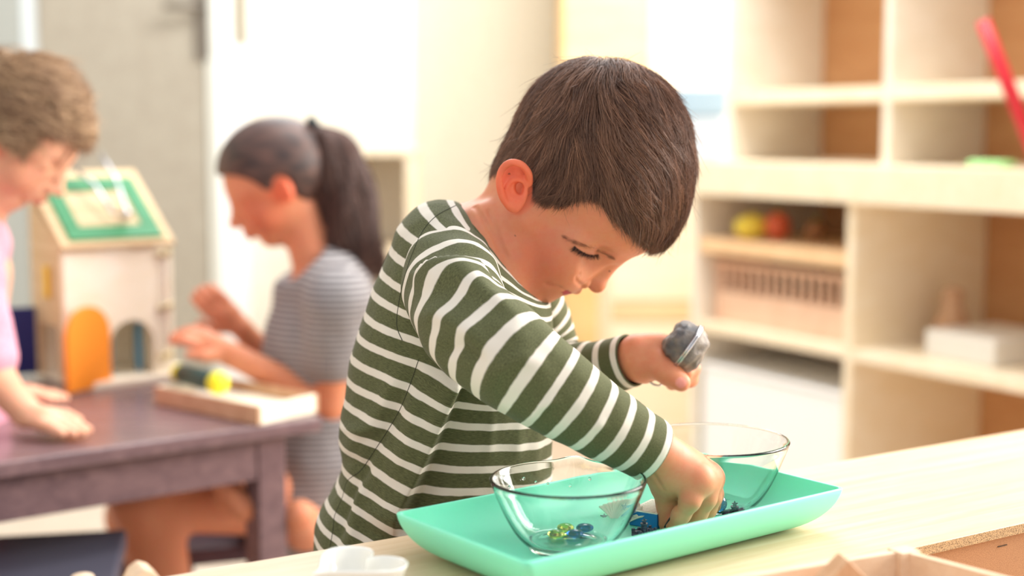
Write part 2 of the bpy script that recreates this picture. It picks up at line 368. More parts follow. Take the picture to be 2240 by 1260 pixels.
# ear: plate, rolled rim, inner fold, bowl and lobe
def ear(sg, near):
    o = []
    Hs = lambda x, y, s: Hd(x, y, sg * s)
    o += [EL(Hs(1124, 408, .069), (.0215, .0125, .0045), .006, [ax(.10, .99), ax(.99, -.10), S3])]
    rim = [(1158, 402, .068), (1156, 380, .074), (1140, 361, .079), (1118, 356, .081), (1101, 367, .082), (1093, 388, .082), (1094, 412, .080), (1101, 434, .077), (1112, 450, .073)]
    o += [PL([Hs(*a) for a in rim], [.0030, .0034, .0036, .0034, .0033, .0033, .0034, .0034, .0030], .003)]
    o += [EL(Hs(1124, 449, .071), (.0065, .0060, .0036), .004, [ax(.1, .99), ax(.99, -.1), S3])]
    o += [EL(Hs(1124, 388, .080), (.0085, .0110, .0055), .002, [ax(.3, .95), ax(.95, -.3), S3], True)]
    o += [EL(Hs(1133, 414, .079), (.0110, .0075, .0075), .003, [ax(.1, .99), ax(.99, -.1), S3], True)]
    fold = [(1148, 398, .068), (1125, 392, .0735), (1111, 403, .0745), (1108, 420, .0735), (1117, 433, .072), (1132, 438, .071)]
    o += [PL([Hs(*a) for a in fold], .0024, .003)]
    o += [EL(Hs(1136, 412, .070), (.0058, .0042, .0070), .002, [ax(.3, .95), ax(.95, -.3), S3], True)]
    o += [EL(Hs(1147, 420, .066), (.0045, .0028, .0040), .003, [ax(.1, .99), ax(.99, -.1), S3])]
    return o
face += ear(1, True) + ear(-1, False)
# neck, trunk, hips, legs (under the clothes)
neck = [CP(Hd(1177, 464), W(1058, 548, 1.34), .0385, .0385, .022),
        CP(W(1062, 470, 1.305), W(1128, 560, 1.295), .008, .008, .018),
        EL(W(1010, 600, 1.345), (.060, .085, .060), .03), CP(W(1010, 640, 1.34), W(960, 900, 1.34), .066, .068, .03),
        CP(W(950, 900, 1.335), W(925, 1120, 1.335), .066, .072, .03)]
def skin_at(pix, ops=None, near=1.15):    # points of the skin seen at the given pixels
    ops = ops or face
    D = np.array([tuple(ray(x, y)) for x, y in pix]); D /= D[:, 1:2]; P = np.array((0, 0, H)) + D * near
    Dn = D / np.linalg.norm(D, axis=1, keepdims=True)
    for _ in range(40): P = P + Dn * (F_(ops, P) * .8)[:, None]
    return P, grad(ops, P)[1]
# creases worked into the skin where the photograph shows them
def crease(pix, r, k, ops, sub=True):
    P, G = skin_at(crom_px(pix, 4), ops); return PL([tuple(p) for p in P], r, k, sub, 2)
def crom_px(K, n):
    K = np.array(K, float); o = []
    for i in range(len(K) - 1):
        for j in range(n): o.append(K[i] * (1 - j / n) + K[i + 1] * j / n)
    o.append(K[-1]); return o
base_ops = face + neck
cre = [crease([(1253, 532), (1263, 539), (1276, 545), (1291, 549), (1306, 551)], .0007, .0016, base_ops),
       crease([(1219, 626), (1232, 634), (1247, 641)], .0007, .0014, base_ops), crease([(1222, 629), (1209, 627), (1196, 623)], .0009, .0042, base_ops),
       crease([(1269, 600), (1261, 606), (1261, 615), (1268, 622), (1277, 628)], .0010, .0028, base_ops),
       crease([(1038, 452), (1062, 486), (1084, 525), (1096, 552)], .0010, .0040, base_ops), crease([(1070, 462), (1083, 498), (1096, 535), (1108, 560)], .0010, .0040, base_ops)]
HIP = W(925, 1150, 1.335)
for sg in (-1, 1):
    hx, hy = HIP.x + 0.01, HIP.y + sg * .045
    neck += [CP((hx, hy, .55), (hx + .03, hy, .30), .050, .036, .02), CP((hx + .03, hy, .30), (hx, hy, .06), .034, .024, .01), CP((hx, hy, .035), (hx + .06, hy - .005, .025), .024, .018, .01)]
# ---- arms
ARM = [(985, 540, 1.335, .038), (985, 612, 1.25, .0428), (1019, 700, 1.18, .0418), (1112, 780, 1.14, .0420), (1215, 855, 1.133, .0360), (1320, 925, 1.138, .0310), (1428, 988, 1.15, .0262)]
ARML = [(1130, 640, 1.40, .042), (1170, 740, 1.42, .042), (1215, 812, 1.41, .036), (1290, 812, 1.37, .029), (1381, 788, 1.342, .0255)]
def armsdf(A, wr, k=.02):
    o = []; pts = [(W(*a[:3]), a[3] - .014) for a in A]
    for (p, r), (q, r2) in zip(pts[:-1], pts[1:]): o.append(CP(p, q, r, r2, k))
    return o + [CP(pts[-1][0], wr[0], pts[-1][1], wr[1], k)]
Wr = W(1452, 1003, 1.157)
rh = armsdf(ARM, (Wr, .0165))
P_ = W
def finger(pts, rs, k=.004):
    o = []
    for i in range(len(pts) - 1): o.append(CP(P_(*pts[i]), P_(*pts[i + 1]), rs[i], rs[i + 1], k if i else .010))
    return o
# right hand: back of the hand to us, fingers down into the tray
rh += [CP(P_(1440, 992, 1.155), P_(1478, 1030, 1.16), .0175, .020, .012), CP(P_(1478, 1030, 1.160), P_(1528, 1046, 1.150), .0195, .0125, .010),
       CP(P_(1478, 1012, 1.170), P_(1545, 1036, 1.172), .0165, .0115, .010), CP(P_(1470, 1020, 1.18), P_(1546, 1040, 1.19), .015, .0105, .010)]
rh += finger([(1490, 1035, 1.158), (1524, 1052, 1.148), (1510, 1096, 1.140), (1490, 1126, 1.147), (1472, 1149, 1.156)], [.0145, .0108, .0082, .0074, .0062])
rh += finger([(1500, 1030, 1.17), (1547, 1046, 1.163), (1545, 1092, 1.158), (1528, 1124, 1.162), (1506, 1148, 1.168)], [.0145, .0102, .0080, .0072, .0060])
rh += finger([(1500, 1030, 1.18), (1556, 1046, 1.178), (1558, 1088, 1.175), (1548, 1116, 1.178), (1532, 1142, 1.183)], [.0140, .0098, .0078, .0070, .0058])
rh += finger([(1495, 1030, 1.19), (1553, 1042, 1.193), (1562, 1080, 1.191), (1557, 1104, 1.192), (1546, 1128, 1.194)], [.011, .0088, .0076, .0066, .0056])
rh += finger([(1452, 1025, 1.162), (1455, 1064, 1.166), (1461, 1102, 1.170), (1456, 1146, 1.168)], [.0165, .0108, .0090, .0062], .006)
rh += [EL(P_(1500, 1036, 1.170), (.026, .0135, .030), .012, [ax(.95, .45), ax(-.45, .95), S3])]
# left hand: side view, thumb towards us, holding the strainer
lh = armsdf(ARML, (W(1398, 783, 1.337), .0185))
P_ = lambda x, y, Y: W(x, y, Y - .054)
lh += [CP(P_(1398, 780, 1.39), P_(1440, 772, 1.392), .0205, .0190, .010), CP(P_(1400, 785, 1.40), P_(1452, 778, 1.41), .020, .016, .010)]
lh += finger([(1430, 768, 1.392), (1462, 765, 1.395), (1490, 785, 1.402), (1513, 806, 1.398), (1500, 815, 1.385)], [.0130, .0098, .0088, .0080, .0070], .004)
lh += finger([(1432, 780, 1.405), (1466, 782, 1.412), (1495, 806, 1.410), (1508, 829, 1.400), (1495, 832, 1.39)], [.0125, .0095, .0085, .0078, .0065], .004)
lh += finger([(1430, 790, 1.415), (1462, 798, 1.424), (1488, 822, 1.42), (1490, 838, 1.408), (1478, 836, 1.40)], [.0120, .0090, .0080, .0074, .0060], .004)
lh += finger([(1425, 795, 1.42), (1452, 808, 1.43), (1470, 828, 1.428), (1470, 840, 1.415)], [.0105, .0082, .0072, .0062], .004)
lh += finger([(1415, 795, 1.385), (1440, 800, 1.372), (1466, 818, 1.363), (1490, 836, 1.360)], [.0165, .0118, .0105, .0088], .007)
hcre = [crease([(1424, 1030), (1438, 1052), (1450, 1070)], .0007, .0030, rh), crease([(1478, 1082), (1482, 1096), (1480, 1112)], .0006, .0016, rh)]
body_ops = face + neck + rh + lh + cre + hcre
V, Fq = sdf_mesh('body', body_ops, 0.00125)
# one smoothing pass towards the true surface
f0, g = grad(body_ops, V); V = V - g * np.clip(f0, -.001, .001)[:, None]
boy = empty('person', (HIP.x, HIP.y, 0), 'boy in an olive and white striped top leaning over the turquoise tray', 'child')
# ---- pigment per vertex: cheeks, ears, lips, nails, scalp
pxy = proj(V)
rx = V[:, 0] / V[:, 1]
sside = 1.3446 - V[:, 1] * (1 + 0.12 * rx)          # metres to the near side of the head's middle plane
HAIRPOLY = [(1060, 372), (1060, 300), (1090, 240), (1130, 190), (1180, 140), (1250, 100), (1320, 90), (1400, 100), (1480, 140), (1540, 220), (1560, 310), (1560, 420), (1540, 500), (1500, 545), (1440, 549),
            (1398, 528), (1365, 502), (1340, 470), (1308, 436), (1285, 428), (1262, 436), (1228, 450), (1195, 443), (1165, 428), (1156, 400), (1150, 375), (1130, 352), (1100, 350), (1088, 372)]
def mirror_px(P):
    P = np.asarray(P, float); n = np.array(S3); s = -((P - np.array(Hd(1300, 400))) @ n)   # near side positive
    Q = P - np.where(s < 0, 1, 0)[:, None] * (2 * (-s))[:, None] * n
    return proj(Q)
def col3(c): return np.array(c[:3])
tint = np.tile(col3(SK['skin']), (len(V), 1))
def blush(center, r, c, amt, soft=1.0):
    global tint
    d = np.linalg.norm(V - np.array(center), axis=1) / r; w_ = np.clip(1 - d ** 2, 0, 1) ** soft * amt
    tint = tint * (1 - w_[:, None]) + col3(c) * w_[:, None]
for s in (1, -1):
    blush(Hd(1190, 575, s * .045), .036, SK['red'], .55); blush(Hd(1150, 520, s * .05), .035, SK['red'], .35); blush(Hd(1120, 405, s * .078), .032, SK['ear'], 1.0, .4)
    blush(Hd(1285, 558, s * .036), .014, SK['lid'], .6)
    blush(Hd(1110, 372, s * .08), .010, SK['red'], .8)
blush(Hd(1305, 628, 0), .014, SK['red'], .35)
headm = V[:, 0] > 0.0
mp = mirror_px(V)
LIPPOLY = [(1218, 624), (1228, 629), (1240, 634), (1249, 640), (1250, 648), (1234, 648), (1229, 640), (1221, 634)]
near_head = (np.linalg.norm(V - np.array(Hd(1240, 636)), axis=1) < .03)
lipm = inpoly(mp, LIPPOLY) & near_head
tint[lipm] = col3(SK['lip'])
for c in ((Hd(1236, 637, .008)),): pass
hm = inpoly(mp, HAIRPOLY) & (np.linalg.norm(V - np.array(Hd(1312, 345)), axis=1) < .125) & (np.abs(sside) < .0755)
earm = np.linalg.norm(V - np.array(Hd(1122, 405, .077)), axis=1) < .030
hm &= ~(earm & (pxy[:, 0] < 1166))
tint[hm] = col3(lin(70, 47, 40))
for c, r in ((Hd(1102, 382, .082), .0),): pass
for c, r in ((W(1490, 838, 1.297), .0056),):
    blush(c, r, SK['nail'], 1.0, .15)
for px_, py_, rr in ((1127, 515, 2.6), (1113, 381, 2.0), (1333, 593, 2.0)):     # moles
    d = np.hypot(pxy[:, 0] - px_, pxy[:, 1] - py_); k_ = (d < rr) & (V[:, 1] < 1.36); tint[k_] = col3(lin(90, 48, 36))
# redder knuckles and finger tips
for c, r in ((W(1510, 1096, 1.132), .010), (W(1545, 1092, 1.15), .009), (W(1524, 1050, 1.140), .010), (W(1551, 1046, 1.152), .010), (W(1456, 1140, 1.163), .012), (W(1472, 1149, 1.15), .010),
             (W(1513, 806, 1.335), .010), (W(1508, 829, 1.34), .009), (W(1466, 765, 1.33), .011)):
    blush(c, r, SK['red'], .28)
me = npmesh('body', V, Fq)
colattr(me, 'tint', np.concatenate([tint, np.ones((len(V), 1))], 1))
body = link('body', me, M['skin'], boy)
sm = body.modifiers.new('smooth', 'SMOOTH'); sm.factor = 0.5; sm.iterations = 2
# ---- eyes under the lowered lids
for s in (1, -1):
    mb = MB(); mb.ball((0, 0, 0), .0100, 14); e = mb.build('eye', M['eye_white'], None, True); e.location = Hd(1278, 540, s * .0305); e.parent = boy
    bpy.context.view_layer.update(); e.matrix_parent_inverse = boy.matrix_world.inverted()
    mb = MB(); mb.ball((0, 0, 0), .0058, 10, (1, 1, 1)); i_ = mb.build('iris', M['iris'], None, True); i_.location = Hd(1278, 540, s * .0305) + (Fd * .0045); i_.parent = e
    bpy.context.view_layer.update(); i_.matrix_parent_inverse = e.matrix_world.inverted()
# ---- lashes and brows
def hairlets(name, P0, D, L, curve, rad, mt, parent, m=6):
    P0 = np.array(P0); D = np.array(D); C = np.array(curve); t = np.linspace(0, 1, m)[None, :, None]
    L = np.array(L)[:, None, None]
    pth = P0[:, None] + D[:, None] * L * t + C[:, None] * L * t ** 2
    v, f = strand_mesh(pth, np.full(len(P0), rad), .1); me = npmesh(name, v, f); fattr(me, 'shade', np.full(len(v), .15)); o = link(name, me, mt, parent); return o
nS = np.array(S3)
def flip(P, vec=False):                 # mirror image on the far half of the face
    P = np.asarray(P, float)
    if vec: return P - 2 * (P @ nS)[:, None] * nS
    return P - 2 * ((P - np.array(Hd(1300, 400))) @ nS)[:, None] * nS
lash_line = [(1257, 538), (1264, 544), (1274, 550), (1286, 556), (1298, 558), (1309, 556)]
pix = []; us = []
for i in range(170):
    u = (i % 85 + random.random() * .7) / 85; t = u * 5; a = min(int(t), 4); q = t - a
    pix.append((lash_line[a][0] * (1 - q) + lash_line[a + 1][0] * q, lash_line[a][1] * (1 - q) + lash_line[a + 1][1] * q + random.uniform(-.8, 1.6))); us.append(u)
P0, G0 = skin_at(pix); D = []; L = []; C = []
for i, u in enumerate(us):
    nrm = Vector(G0[i]); d = (ax(-.75 + .95 * u + random.uniform(-.18, .18), .9) * .9 + nrm * .55).normalized()
    D.append(d); L.append(random.uniform(.0030, .0078)); C.append(nrm * -.10 + Vector((0, 0, .16)) + ax(-.3 + .35 * u, 0) * .22)
D = np.array([tuple(x) for x in D]); C = np.array([tuple(x) for x in C])
hairlets('eyelashes', P0, D, L, C, .00014, M['lash'], boy); hairlets('eyelashes', flip(P0), flip(D, True), L, flip(C, True), .00014, M['lash'], boy)
brow = [(1236, 518), (1259, 530), (1282, 538), (1304, 545), (1332, 558), (1348, 567)]; pix = []; us = []
for i in range(210):
    t = random.random() * 5; a = min(int(t), 4); q = t - a; u = t / 5; wv = 2.8 * math.sin(PI * min(1, .12 + u * .8)) + 1.0; dy = random.gauss(0, .6) * wv
    pix.append((brow[a][0] * (1 - q) + brow[a + 1][0] * q + dy * .4, brow[a][1] * (1 - q) + brow[a + 1][1] * q - dy)); us.append(u)
P0, G0 = skin_at(pix); P0 = P0 + G0 * .0010
D = np.array([tuple((ax(-.9, -.30 - .3 * u) + Vector(g) * .45 + Vector((random.uniform(-.25, .25), 0, random.uniform(-.25, .25)))).normalized()) for g, u in zip(G0, us)]); C = -G0 * .25; L = [random.uniform(.0035, .006) for _ in us]
hairlets('eyebrow', P0, D, L, C, .00006, M['brow_hair'], boy); hairlets('eyebrow', flip(P0), flip(D, True), L, flip(C, True), .00009, M['hair_brown'], boy)
# ---- hair
def grow_hair(name, n, center, rad3, whorl, ops, inside, mt, parent, lay=(.001, .009), steps=16, ds=.0045, m=8, radius=.00030, clumps=900, clump_w=.75, swirl=.25, wob=.3, seedv=1.0, fly=.02, laymod=None, minl=6, wob2=.9, grav=0.0, lift=.0025, tuft=0.0, flow=None, jitpx=5):
    c = np.array(center); R = rng.normal(size=(n * 3, 3)); R /= np.linalg.norm(R, axis=1, keepdims=True)
    P = c + R * rad3
    for _ in range(5): f, g = grad(ops, P, 1e-3); P = P - g * f[:, None]
    P = P[inside(P, 0)][:n]; n = len(P)
    Wp = np.array(whorl); path = [P.copy()]; Lmax = rng.uniform(minl, steps, n); alive = np.ones(n, bool); Ln = np.full(n, float(steps))
    layer = rng.uniform(0, 1, n) ** .8 * (lay[1] - lay[0]) + lay[0]
    if laymod is not None: layer = layer * laymod(P)
    jit = rng.normal(0, jitpx, (n, 2))
    Q = P.copy()
    wn = [np.array([mnoise.noise(Vector((p[0] * 38 + a, p[1] * 38, p[2] * 38 + seedv))) for p in P]) for a in (0, 17, 41)]
    wn = np.stack(wn, 1) + wob2 * np.stack([np.array([mnoise.noise(Vector((p[0] * 105 + a, p[1] * 105, p[2] * 105 + seedv))) for p in P]) for a in (5, 29, 61)], 1)
    for i in range(steps):
        f, g = grad(ops, Q, 1e-3)
        d = Q - Wp; d = d / (np.linalg.norm(d, axis=1, keepdims=True) + .006); d = d + np.cross(g, d) * swirl + wn * wob + np.array((0, 0, -grav)) + (flow(Q) if flow is not None else 0)
        d = d - g * (d * g).sum(1, keepdims=True); d /= np.linalg.norm(d, axis=1, keepdims=True) + 1e-9
        Q = Q + d * ds; f, g = grad(ops, Q, 1e-3); t = (i + 1) / steps
        o = layer * (1 - np.exp(-5 * t)); Q = Q - g * (f - o)[:, None]
        path.append(Q.copy()); ok = inside(Q, jit); newd = alive & ~ok; Ln[newd] = np.maximum(i + .8, 1.6); alive &= ok
    Ln = np.minimum(Ln, Lmax); path = np.stack(path, 1)
    # tufts: strands lean towards a guide near them
    gi = rng.choice(n, min(clumps, n), replace=False); G = P[gi]; near = np.empty(n, int)
    for a in range(0, n, 2000): near[a:a + 2000] = np.argmin(((P[a:a + 2000, None] - G[None]) ** 2).sum(2), 1)
    gd = path[gi[near]]
    tt = np.linspace(0, 1, steps + 1)[None, :, None]
    tgt = gd + (P - P[gi[near]])[:, None] * .12
    tanj = rng.normal(0, 1, (n, 1, 3)); lmv = (laymod(P)[:, None, None] if laymod is not None else 1.0); tgt = tgt + tanj[gi[near]] * tuft * tt ** 2 * lmv
    tgt = tgt + (rng.normal(0, 1, (n, 1, 1))[gi[near]]) * (gd - np.array(center)) / (np.linalg.norm(gd - np.array(center), axis=2, keepdims=True)) * lift * tt * lmv
    cw = clump_w * rng.uniform(.5, 1, (n, 1, 1))
    path = path * (1 - cw * tt ** 1.3 * 1.0) + tgt * cw * tt ** 1.3
    s_ = np.linspace(0, 1, m)[None] * Ln[:, None]; i0 = np.minimum(s_.astype(int), steps - 1); fr = (s_ - i0)[..., None]; ar = np.arange(n)[:, None]
    out = path[ar, i0] * (1 - fr) + path[ar, i0 + 1] * fr
    fl = rng.random(n) < fly; up = rng.normal(0, .006, (n, 1, 3)) * fl[:, None, None] * np.linspace(0, 1, m)[None, :, None] ** 2
    out = out + up + rng.normal(0, .00035, out.shape) * np.linspace(0, 1, m)[None, :, None]
    v, fq = strand_mesh(out, rng.uniform(.7, 1.15, n) * radius)
    gs = rng.beta(1.5, 2.5, n); shade = np.repeat(np.clip(gs[gi[near]] * .55 + rng.beta(1.3, 3.5, n) * .6, 0, 1), m * 3); me = npmesh(name, v, fq); fattr(me, 'shade', shade)
    return link(name, me, mt, parent)
def inside_boy(P, jit):
    q = mirror_px(P) + jit; P = np.asarray(P, float); e1_ = np.array(Hd(1124, 405, .062)); e2_ = flip([e1_])[0]
    return inpoly(q, HAIRPOLY) & (np.linalg.norm(P - e1_, axis=1) > .0215) & (np.linalg.norm(P - e2_, axis=1) > .0215)
def flow_boy(Q):                       # the hair parts softly below the crown: forward over the brow, back behind the ear
    q = mirror_px(Q); k = np.clip((q[:, 0] - 1268) / 130, -.75, 1.0) * np.clip((q[:, 1] - 150) / 120, 0, 1) * np.clip((560 - q[:, 1]) / 90, 0, 1)
    return k[:, None] * np.array(tuple(ax(1, .05))) * .8
def lm(P):
    q = mirror_px(P); return np.clip(.45 + (q[:, 0] - 1100) / 330, .45, 1.25)
grow_hair('hair', 52000, Hd(1312, 340), .09, Hd(1338, 152, -.022), scalp, inside_boy, M['hair_brown'], boy, laymod=lm, lay=(.001, .0092), steps=11, minl=4, m=7, radius=.00018, clumps=1300, clump_w=.84, wob=.55, swirl=-.05, grav=.28, fly=.035, lift=.0024, tuft=.0026, flow=flow_boy, jitpx=9)
# ---- clothes of the boy
def crom(keys, n):                    # keys (m,d) -> smooth samples with n per span
    K = np.array(keys, float); out = []
    for i in range(len(K) - 1):
        p0, p1, p2, p3 = K[max(i - 1, 0)], K[i], K[i + 1], K[min(i + 2, len(K) - 1)]
        for j in range(n):
            t = j / n; out.append(.5 * ((2 * p1) + (-p0 + p2) * t + (2 * p0 - 5 * p1 + 4 * p2 - p3) * t * t + (-p0 + 3 * p1 - 3 * p2 + p3) * t ** 3))
    out.append(K[-1]); return np.array(out)
def polydist(q, line):                # signed distance (left of the line positive) to a polyline in pixels, and position along it
    best = np.full(len(q), 1e9); sg = np.zeros(len(q)); al = np.zeros(len(q)); L = 0
    tot = sum(math.dist(a, b) for a, b in zip(line[:-1], line[1:]))
    for a, b in zip(line[:-1], line[1:]):
        a = np.array(a, float); b = np.array(b, float); d = b - a; l = np.hypot(*d); t = ((q - a) @ d) / l ** 2; tc = np.clip(t, 0, 1)
        r = q - a - tc[:, None] * d; dist = np.hypot(r[:, 0], r[:, 1]); m = dist < best
        best[m] = dist[m]; sg[m] = np.sign(d[0] * (q[m, 1] - a[1]) - d[1] * (q[m, 0] - a[0])); al[m] = (L + tc[m] * l) / tot; L += l
    return best * sg, al
def loft(rings, st, nseg, close_end=False):
    # rings: list of (center, axisA, axisB, exponent)
    th = np.linspace(0, 2 * PI, nseg, endpoint=False); V = []
    for c, a, b, e in rings:
        ct, s_ = np.cos(th), np.sin(th); k = 2 / e
        V.append(np.array(c) + np.outer(np.sign(ct) * np.abs(ct) ** k, a) + np.outer(np.sign(s_) * np.abs(s_) ** k, b))
    V = np.array(V); n = len(rings); i = np.arange(n - 1)[:, None] * nseg; j = np.arange(nseg)[None]; j2 = (j + 1) % nseg
    F = np.stack([i + j, i + nseg + j, i + nseg + j2, i + j2], -1).reshape(-1, 4)
    return V.reshape(-1, 3), F, np.repeat(st, nseg), np.tile(th, n)
def vnormals(V, F):
    n = np.cross(V[F[:, 2]] - V[F[:, 0]], V[F[:, 3]] - V[F[:, 1]]); N_ = np.zeros_like(V)
    for k in range(4): np.add.at(N_, F[:, k], n)
    return N_ / (np.linalg.norm(N_, axis=1, keepdims=True) + 1e-12)
# torso rings: back silhouette, chest silhouette (pixels at the body's distance), half width, stripe number
TR = [(1012, 452, 1148, 626, .060, -1.6), (1005, 443, 1152, 630, .064, -1.5), (985, 437, 1162, 636, .078, -1.0), (950, 437, 1174, 645, .097, -.45), (912, 452, 1188, 655, .106, .2),
      (874, 491, 1203, 664, .110, 1), (855, 540, 1207, 690, .113, 2), (835, 589, 1209, 722, .114, 3), (816, 630, 1210, 757, .114, 4), (799, 678, 1210, 792, .113, 5),
      (786, 724, 1210, 828, .111, 6), (773, 771, 1210, 865, .109, 7), (763, 820, 1210, 902, .107, 8), (756, 865, 1209, 948, .105, 9), (747, 911, 1207, 993, .104, 10),
      (744, 955, 1204, 1040, .104, 11), (750, 1008, 1198, 1086, .105, 12), (738, 1048, 1190, 1132, .108, 13), (716, 1085, 1180, 1180, .111, 14), (700, 1118, 1165, 1225, .113, 15),
      (693, 1156, 1150, 1265, .114, 16), (692, 1205, 1140, 1310, .114, 17), (696, 1250, 1135, 1350, .112, 18)]
K = crom(TR, 10); rings = []
for r in K:
    Lp, Rp = W(r[0], r[1], 1.335), W(r[2], r[3], 1.335); c = (Lp + Rp) / 2; a = (Rp - Lp) / 2
    rings.append((np.array(c), np.array(a), np.array((0, -r[4], 0)), 2.25))
Vt, Ft, St, Su = loft(rings, K[:, 5], 420)
# creases of the jersey, worked into the cloth
q = proj(Vt); Nn = vnormals(Vt, Ft); Nn *= np.sign((Nn * (Vt - np.repeat(np.array([r[0] for r in rings]), 420, 0))).sum(1))[:, None]
near = np.clip(-Nn[:, 1] * 2 + .2, 0, 1)
def step_fold(line, amp, wl, wr, end=.15):
    d, al = polydist(q, line); fade = np.clip(al / end, 0, 1) * np.clip((1 - al) / end, 0, 1)
    return amp * fade * np.where(d > 0, np.exp(-(d / wl) ** 2), np.exp(-(d / wr) ** 2))
disp = np.zeros(len(Vt))
disp += near * step_fold([(1010, 800), (1003, 850), (966, 934), (930, 1018), (888, 1110), (859, 1180)], .016, 66, 3.5, .10)
disp -= near * step_fold([(1020, 840), (985, 930), (948, 1022), (915, 1100), (880, 1180)], .008, 10, 46, .1)
disp -= near * step_fold([(920, 790), (875, 895), (823, 980), (790, 1028), (745, 1062)], .0035, 14, 12, .2)
disp += near * step_fold([(880, 800), (830, 905), (780, 965), (748, 990)], .004, 22, 14, .2)
disp -= near * step_fold([(738, 1000), (775, 1010), (800, 1030), (770, 1080), (745, 1130), (730, 1200)], .005, 12, 14, .15)
disp += near * step_fold([(800, 1050), (782, 1105), (770, 1160), (765, 1210)], .004, 18, 16, .2)
disp += near * step_fold([(740, 935), (800, 945), (850, 930)], .004, 10, 12, .3)
disp += near * step_fold([(870, 830), (905, 880), (900, 960), (860, 1050)], .004, 24, 20, .25)
for xs in (1080, 1140, 1180): disp += near * step_fold([(xs, 880), (xs - 6, 950), (xs - 14, 1020)], .0016, 12, 12, .3)
for ln in ([(925, 500), (915, 560), (880, 640)], [(860, 560), (880, 640), (880, 720)], [(820, 690), (860, 760), (900, 800)]): disp += step_fold(ln, .002, 14, 14, .3)
disp += .0022 * nz(Vt * np.array([1, 1, 1.4]), 16, 2.0) + .0009 * nz(Vt, 55, 5.0)
Vt = Vt + Nn * disp[:, None]
dl_, al_ = polydist(q, [(1010, 800), (1003, 850), (966, 934), (930, 1018), (888, 1110), (859, 1180)])
St = St + .5 + .05 * nz(Vt, 14, 9.0) - near * .5 * np.clip(al_ / .15, 0, 1) * np.where(dl_ > 0, np.clip(1 - dl_ / 150, 0, 1) ** 1.2, np.exp(-(dl_ / 120) ** 2))
# sleeves
def sleeve(A, nper, off, wr_amp, fold_lines=(), spacing=.0198, cuff=True, vee=0.0):
    Kk = crom([tuple(W(*a[:3])) + (a[3],) for a in A], nper); C = Kk[:, :3]; r = Kk[:, 3]
    d = np.gradient(C, axis=0); d /= np.linalg.norm(d, axis=1, keepdims=True); seg = np.r_[0, np.cumsum(np.linalg.norm(np.diff(C, axis=0), axis=1))]
    wgt = np.interp(seg / seg[-1], [0, .25, .5, 1], [.5, .55, .95, 1.0]) if len(A) == 7 else np.ones(len(seg)); sw = np.r_[0, np.cumsum(np.diff(seg) * wgt[1:])]; st = (sw - sw[-1]) / spacing + off; rg = []; u = np.array((0, -1.0, 0))
    for i in range(len(C)):
        u = u - d[i] * (u @ d[i]); u /= np.linalg.norm(u); v = np.cross(d[i], u); rg.append((C[i], u * r[i], v * r[i], 2.0))
    # turned-in hem
    e = len(C) - 1
    for k_, (dr, dl) in enumerate(((-.0007, .0006), (-.0018, .0004), (-.0026, -.002), (-.003, -.012))):
        rg.append((C[e] + d[e] * dl, u * (r[e] + dr), v * (r[e] + dr), 2.0)); st = np.r_[st, st[e]]
    V, F, s_, su = loft(rg, st, 160); n = vnormals(V, F); ctr = np.repeat(np.array([x[0] for x in rg]), 160, 0); n *= np.sign((n * (V - ctr)).sum(1))[:, None]
    k = np.clip((s_[:, None] * 0 + np.repeat(np.r_[seg, [seg[-1]] * 4], 160)[:, None])[:, 0] / seg[-1], 0, 1)
    dp = wr_amp * (1 - .75 * k) * (nz(V, 22, 4.0) + .5 * nz(V, 48, 8.0)) + .0008 * nz(V, 60, 1.0)
    qq = proj(V)
    for line, amp, wl, wr_ in fold_lines:
        dd, al = polydist(qq, line); fade = np.clip(al / .25, 0, 1) * np.clip((1 - al) / .25, 0, 1) * np.clip(-n[:, 1] * 2 + .2, 0, 1)
        dp += amp * fade * np.where(dd > 0, np.exp(-(dd / wl) ** 2), np.exp(-(dd / wr_) ** 2))
    sh_st = 0
    if fold_lines:
        dd, al = polydist(qq, fold_lines[0][0]); sh_st = .42 * np.clip(dd / 18, 0, 1) * np.clip(al / .1, 0, 1) * np.clip((1 - al) / .1, 0, 1) * np.where((dd > 0) & (n[:, 1] < 0), np.exp(-(dd / 60) ** 2), 0)
    last = np.repeat(np.arange(len(rg)) >= e - 1, 160); dp[last] *= .3
    return V + n * dp[:, None], F, s_ + .045 * nz(V, 20, 6.0) + sh_st, su
SF = [([(893, 602), (962, 583), (1042, 587), (1092, 634)], .010, 34, 4), ([(890, 700), (960, 690), (1030, 730), (1080, 800)], .005, 18, 26), ([(925, 620), (1000, 610), (1080, 650), (1150, 700)], .005, 16, 24), ([(960, 540), (1040, 545), (1105, 600)], .004, 14, 20),
      ([(1060, 870), (1075, 820), (1130, 790), (1200, 790)], .004, 18, 20), ([(950, 770), (1010, 760), (1070, 790)], -.004, 16, 16), ([(1150, 925), (1180, 890), (1230, 870)], .0028, 12, 12),
      ([(1270, 965), (1290, 940), (1330, 920)], .002, 12, 12)]
Vr, Fr, Sr, Ur = sleeve(ARM, 26, .17, .0035, SF)
Vl, Fl, Sl, Ul = sleeve(ARML, 20, .17, .002)
Vall = np.concatenate([Vt, Vr, Vl]); Fall = np.concatenate([Ft, Fr + len(Vt), Fl + len(Vt) + len(Vr)])
me = npmesh('shirt', Vall, Fall); fattr(me, 'st', np.concatenate([St, Sr + .5 - .0, Sl + .5])); fattr(me, 'su', np.concatenate([Su, Ur, Ul]))
shirt = link('shirt', me, M['shirt'], boy)
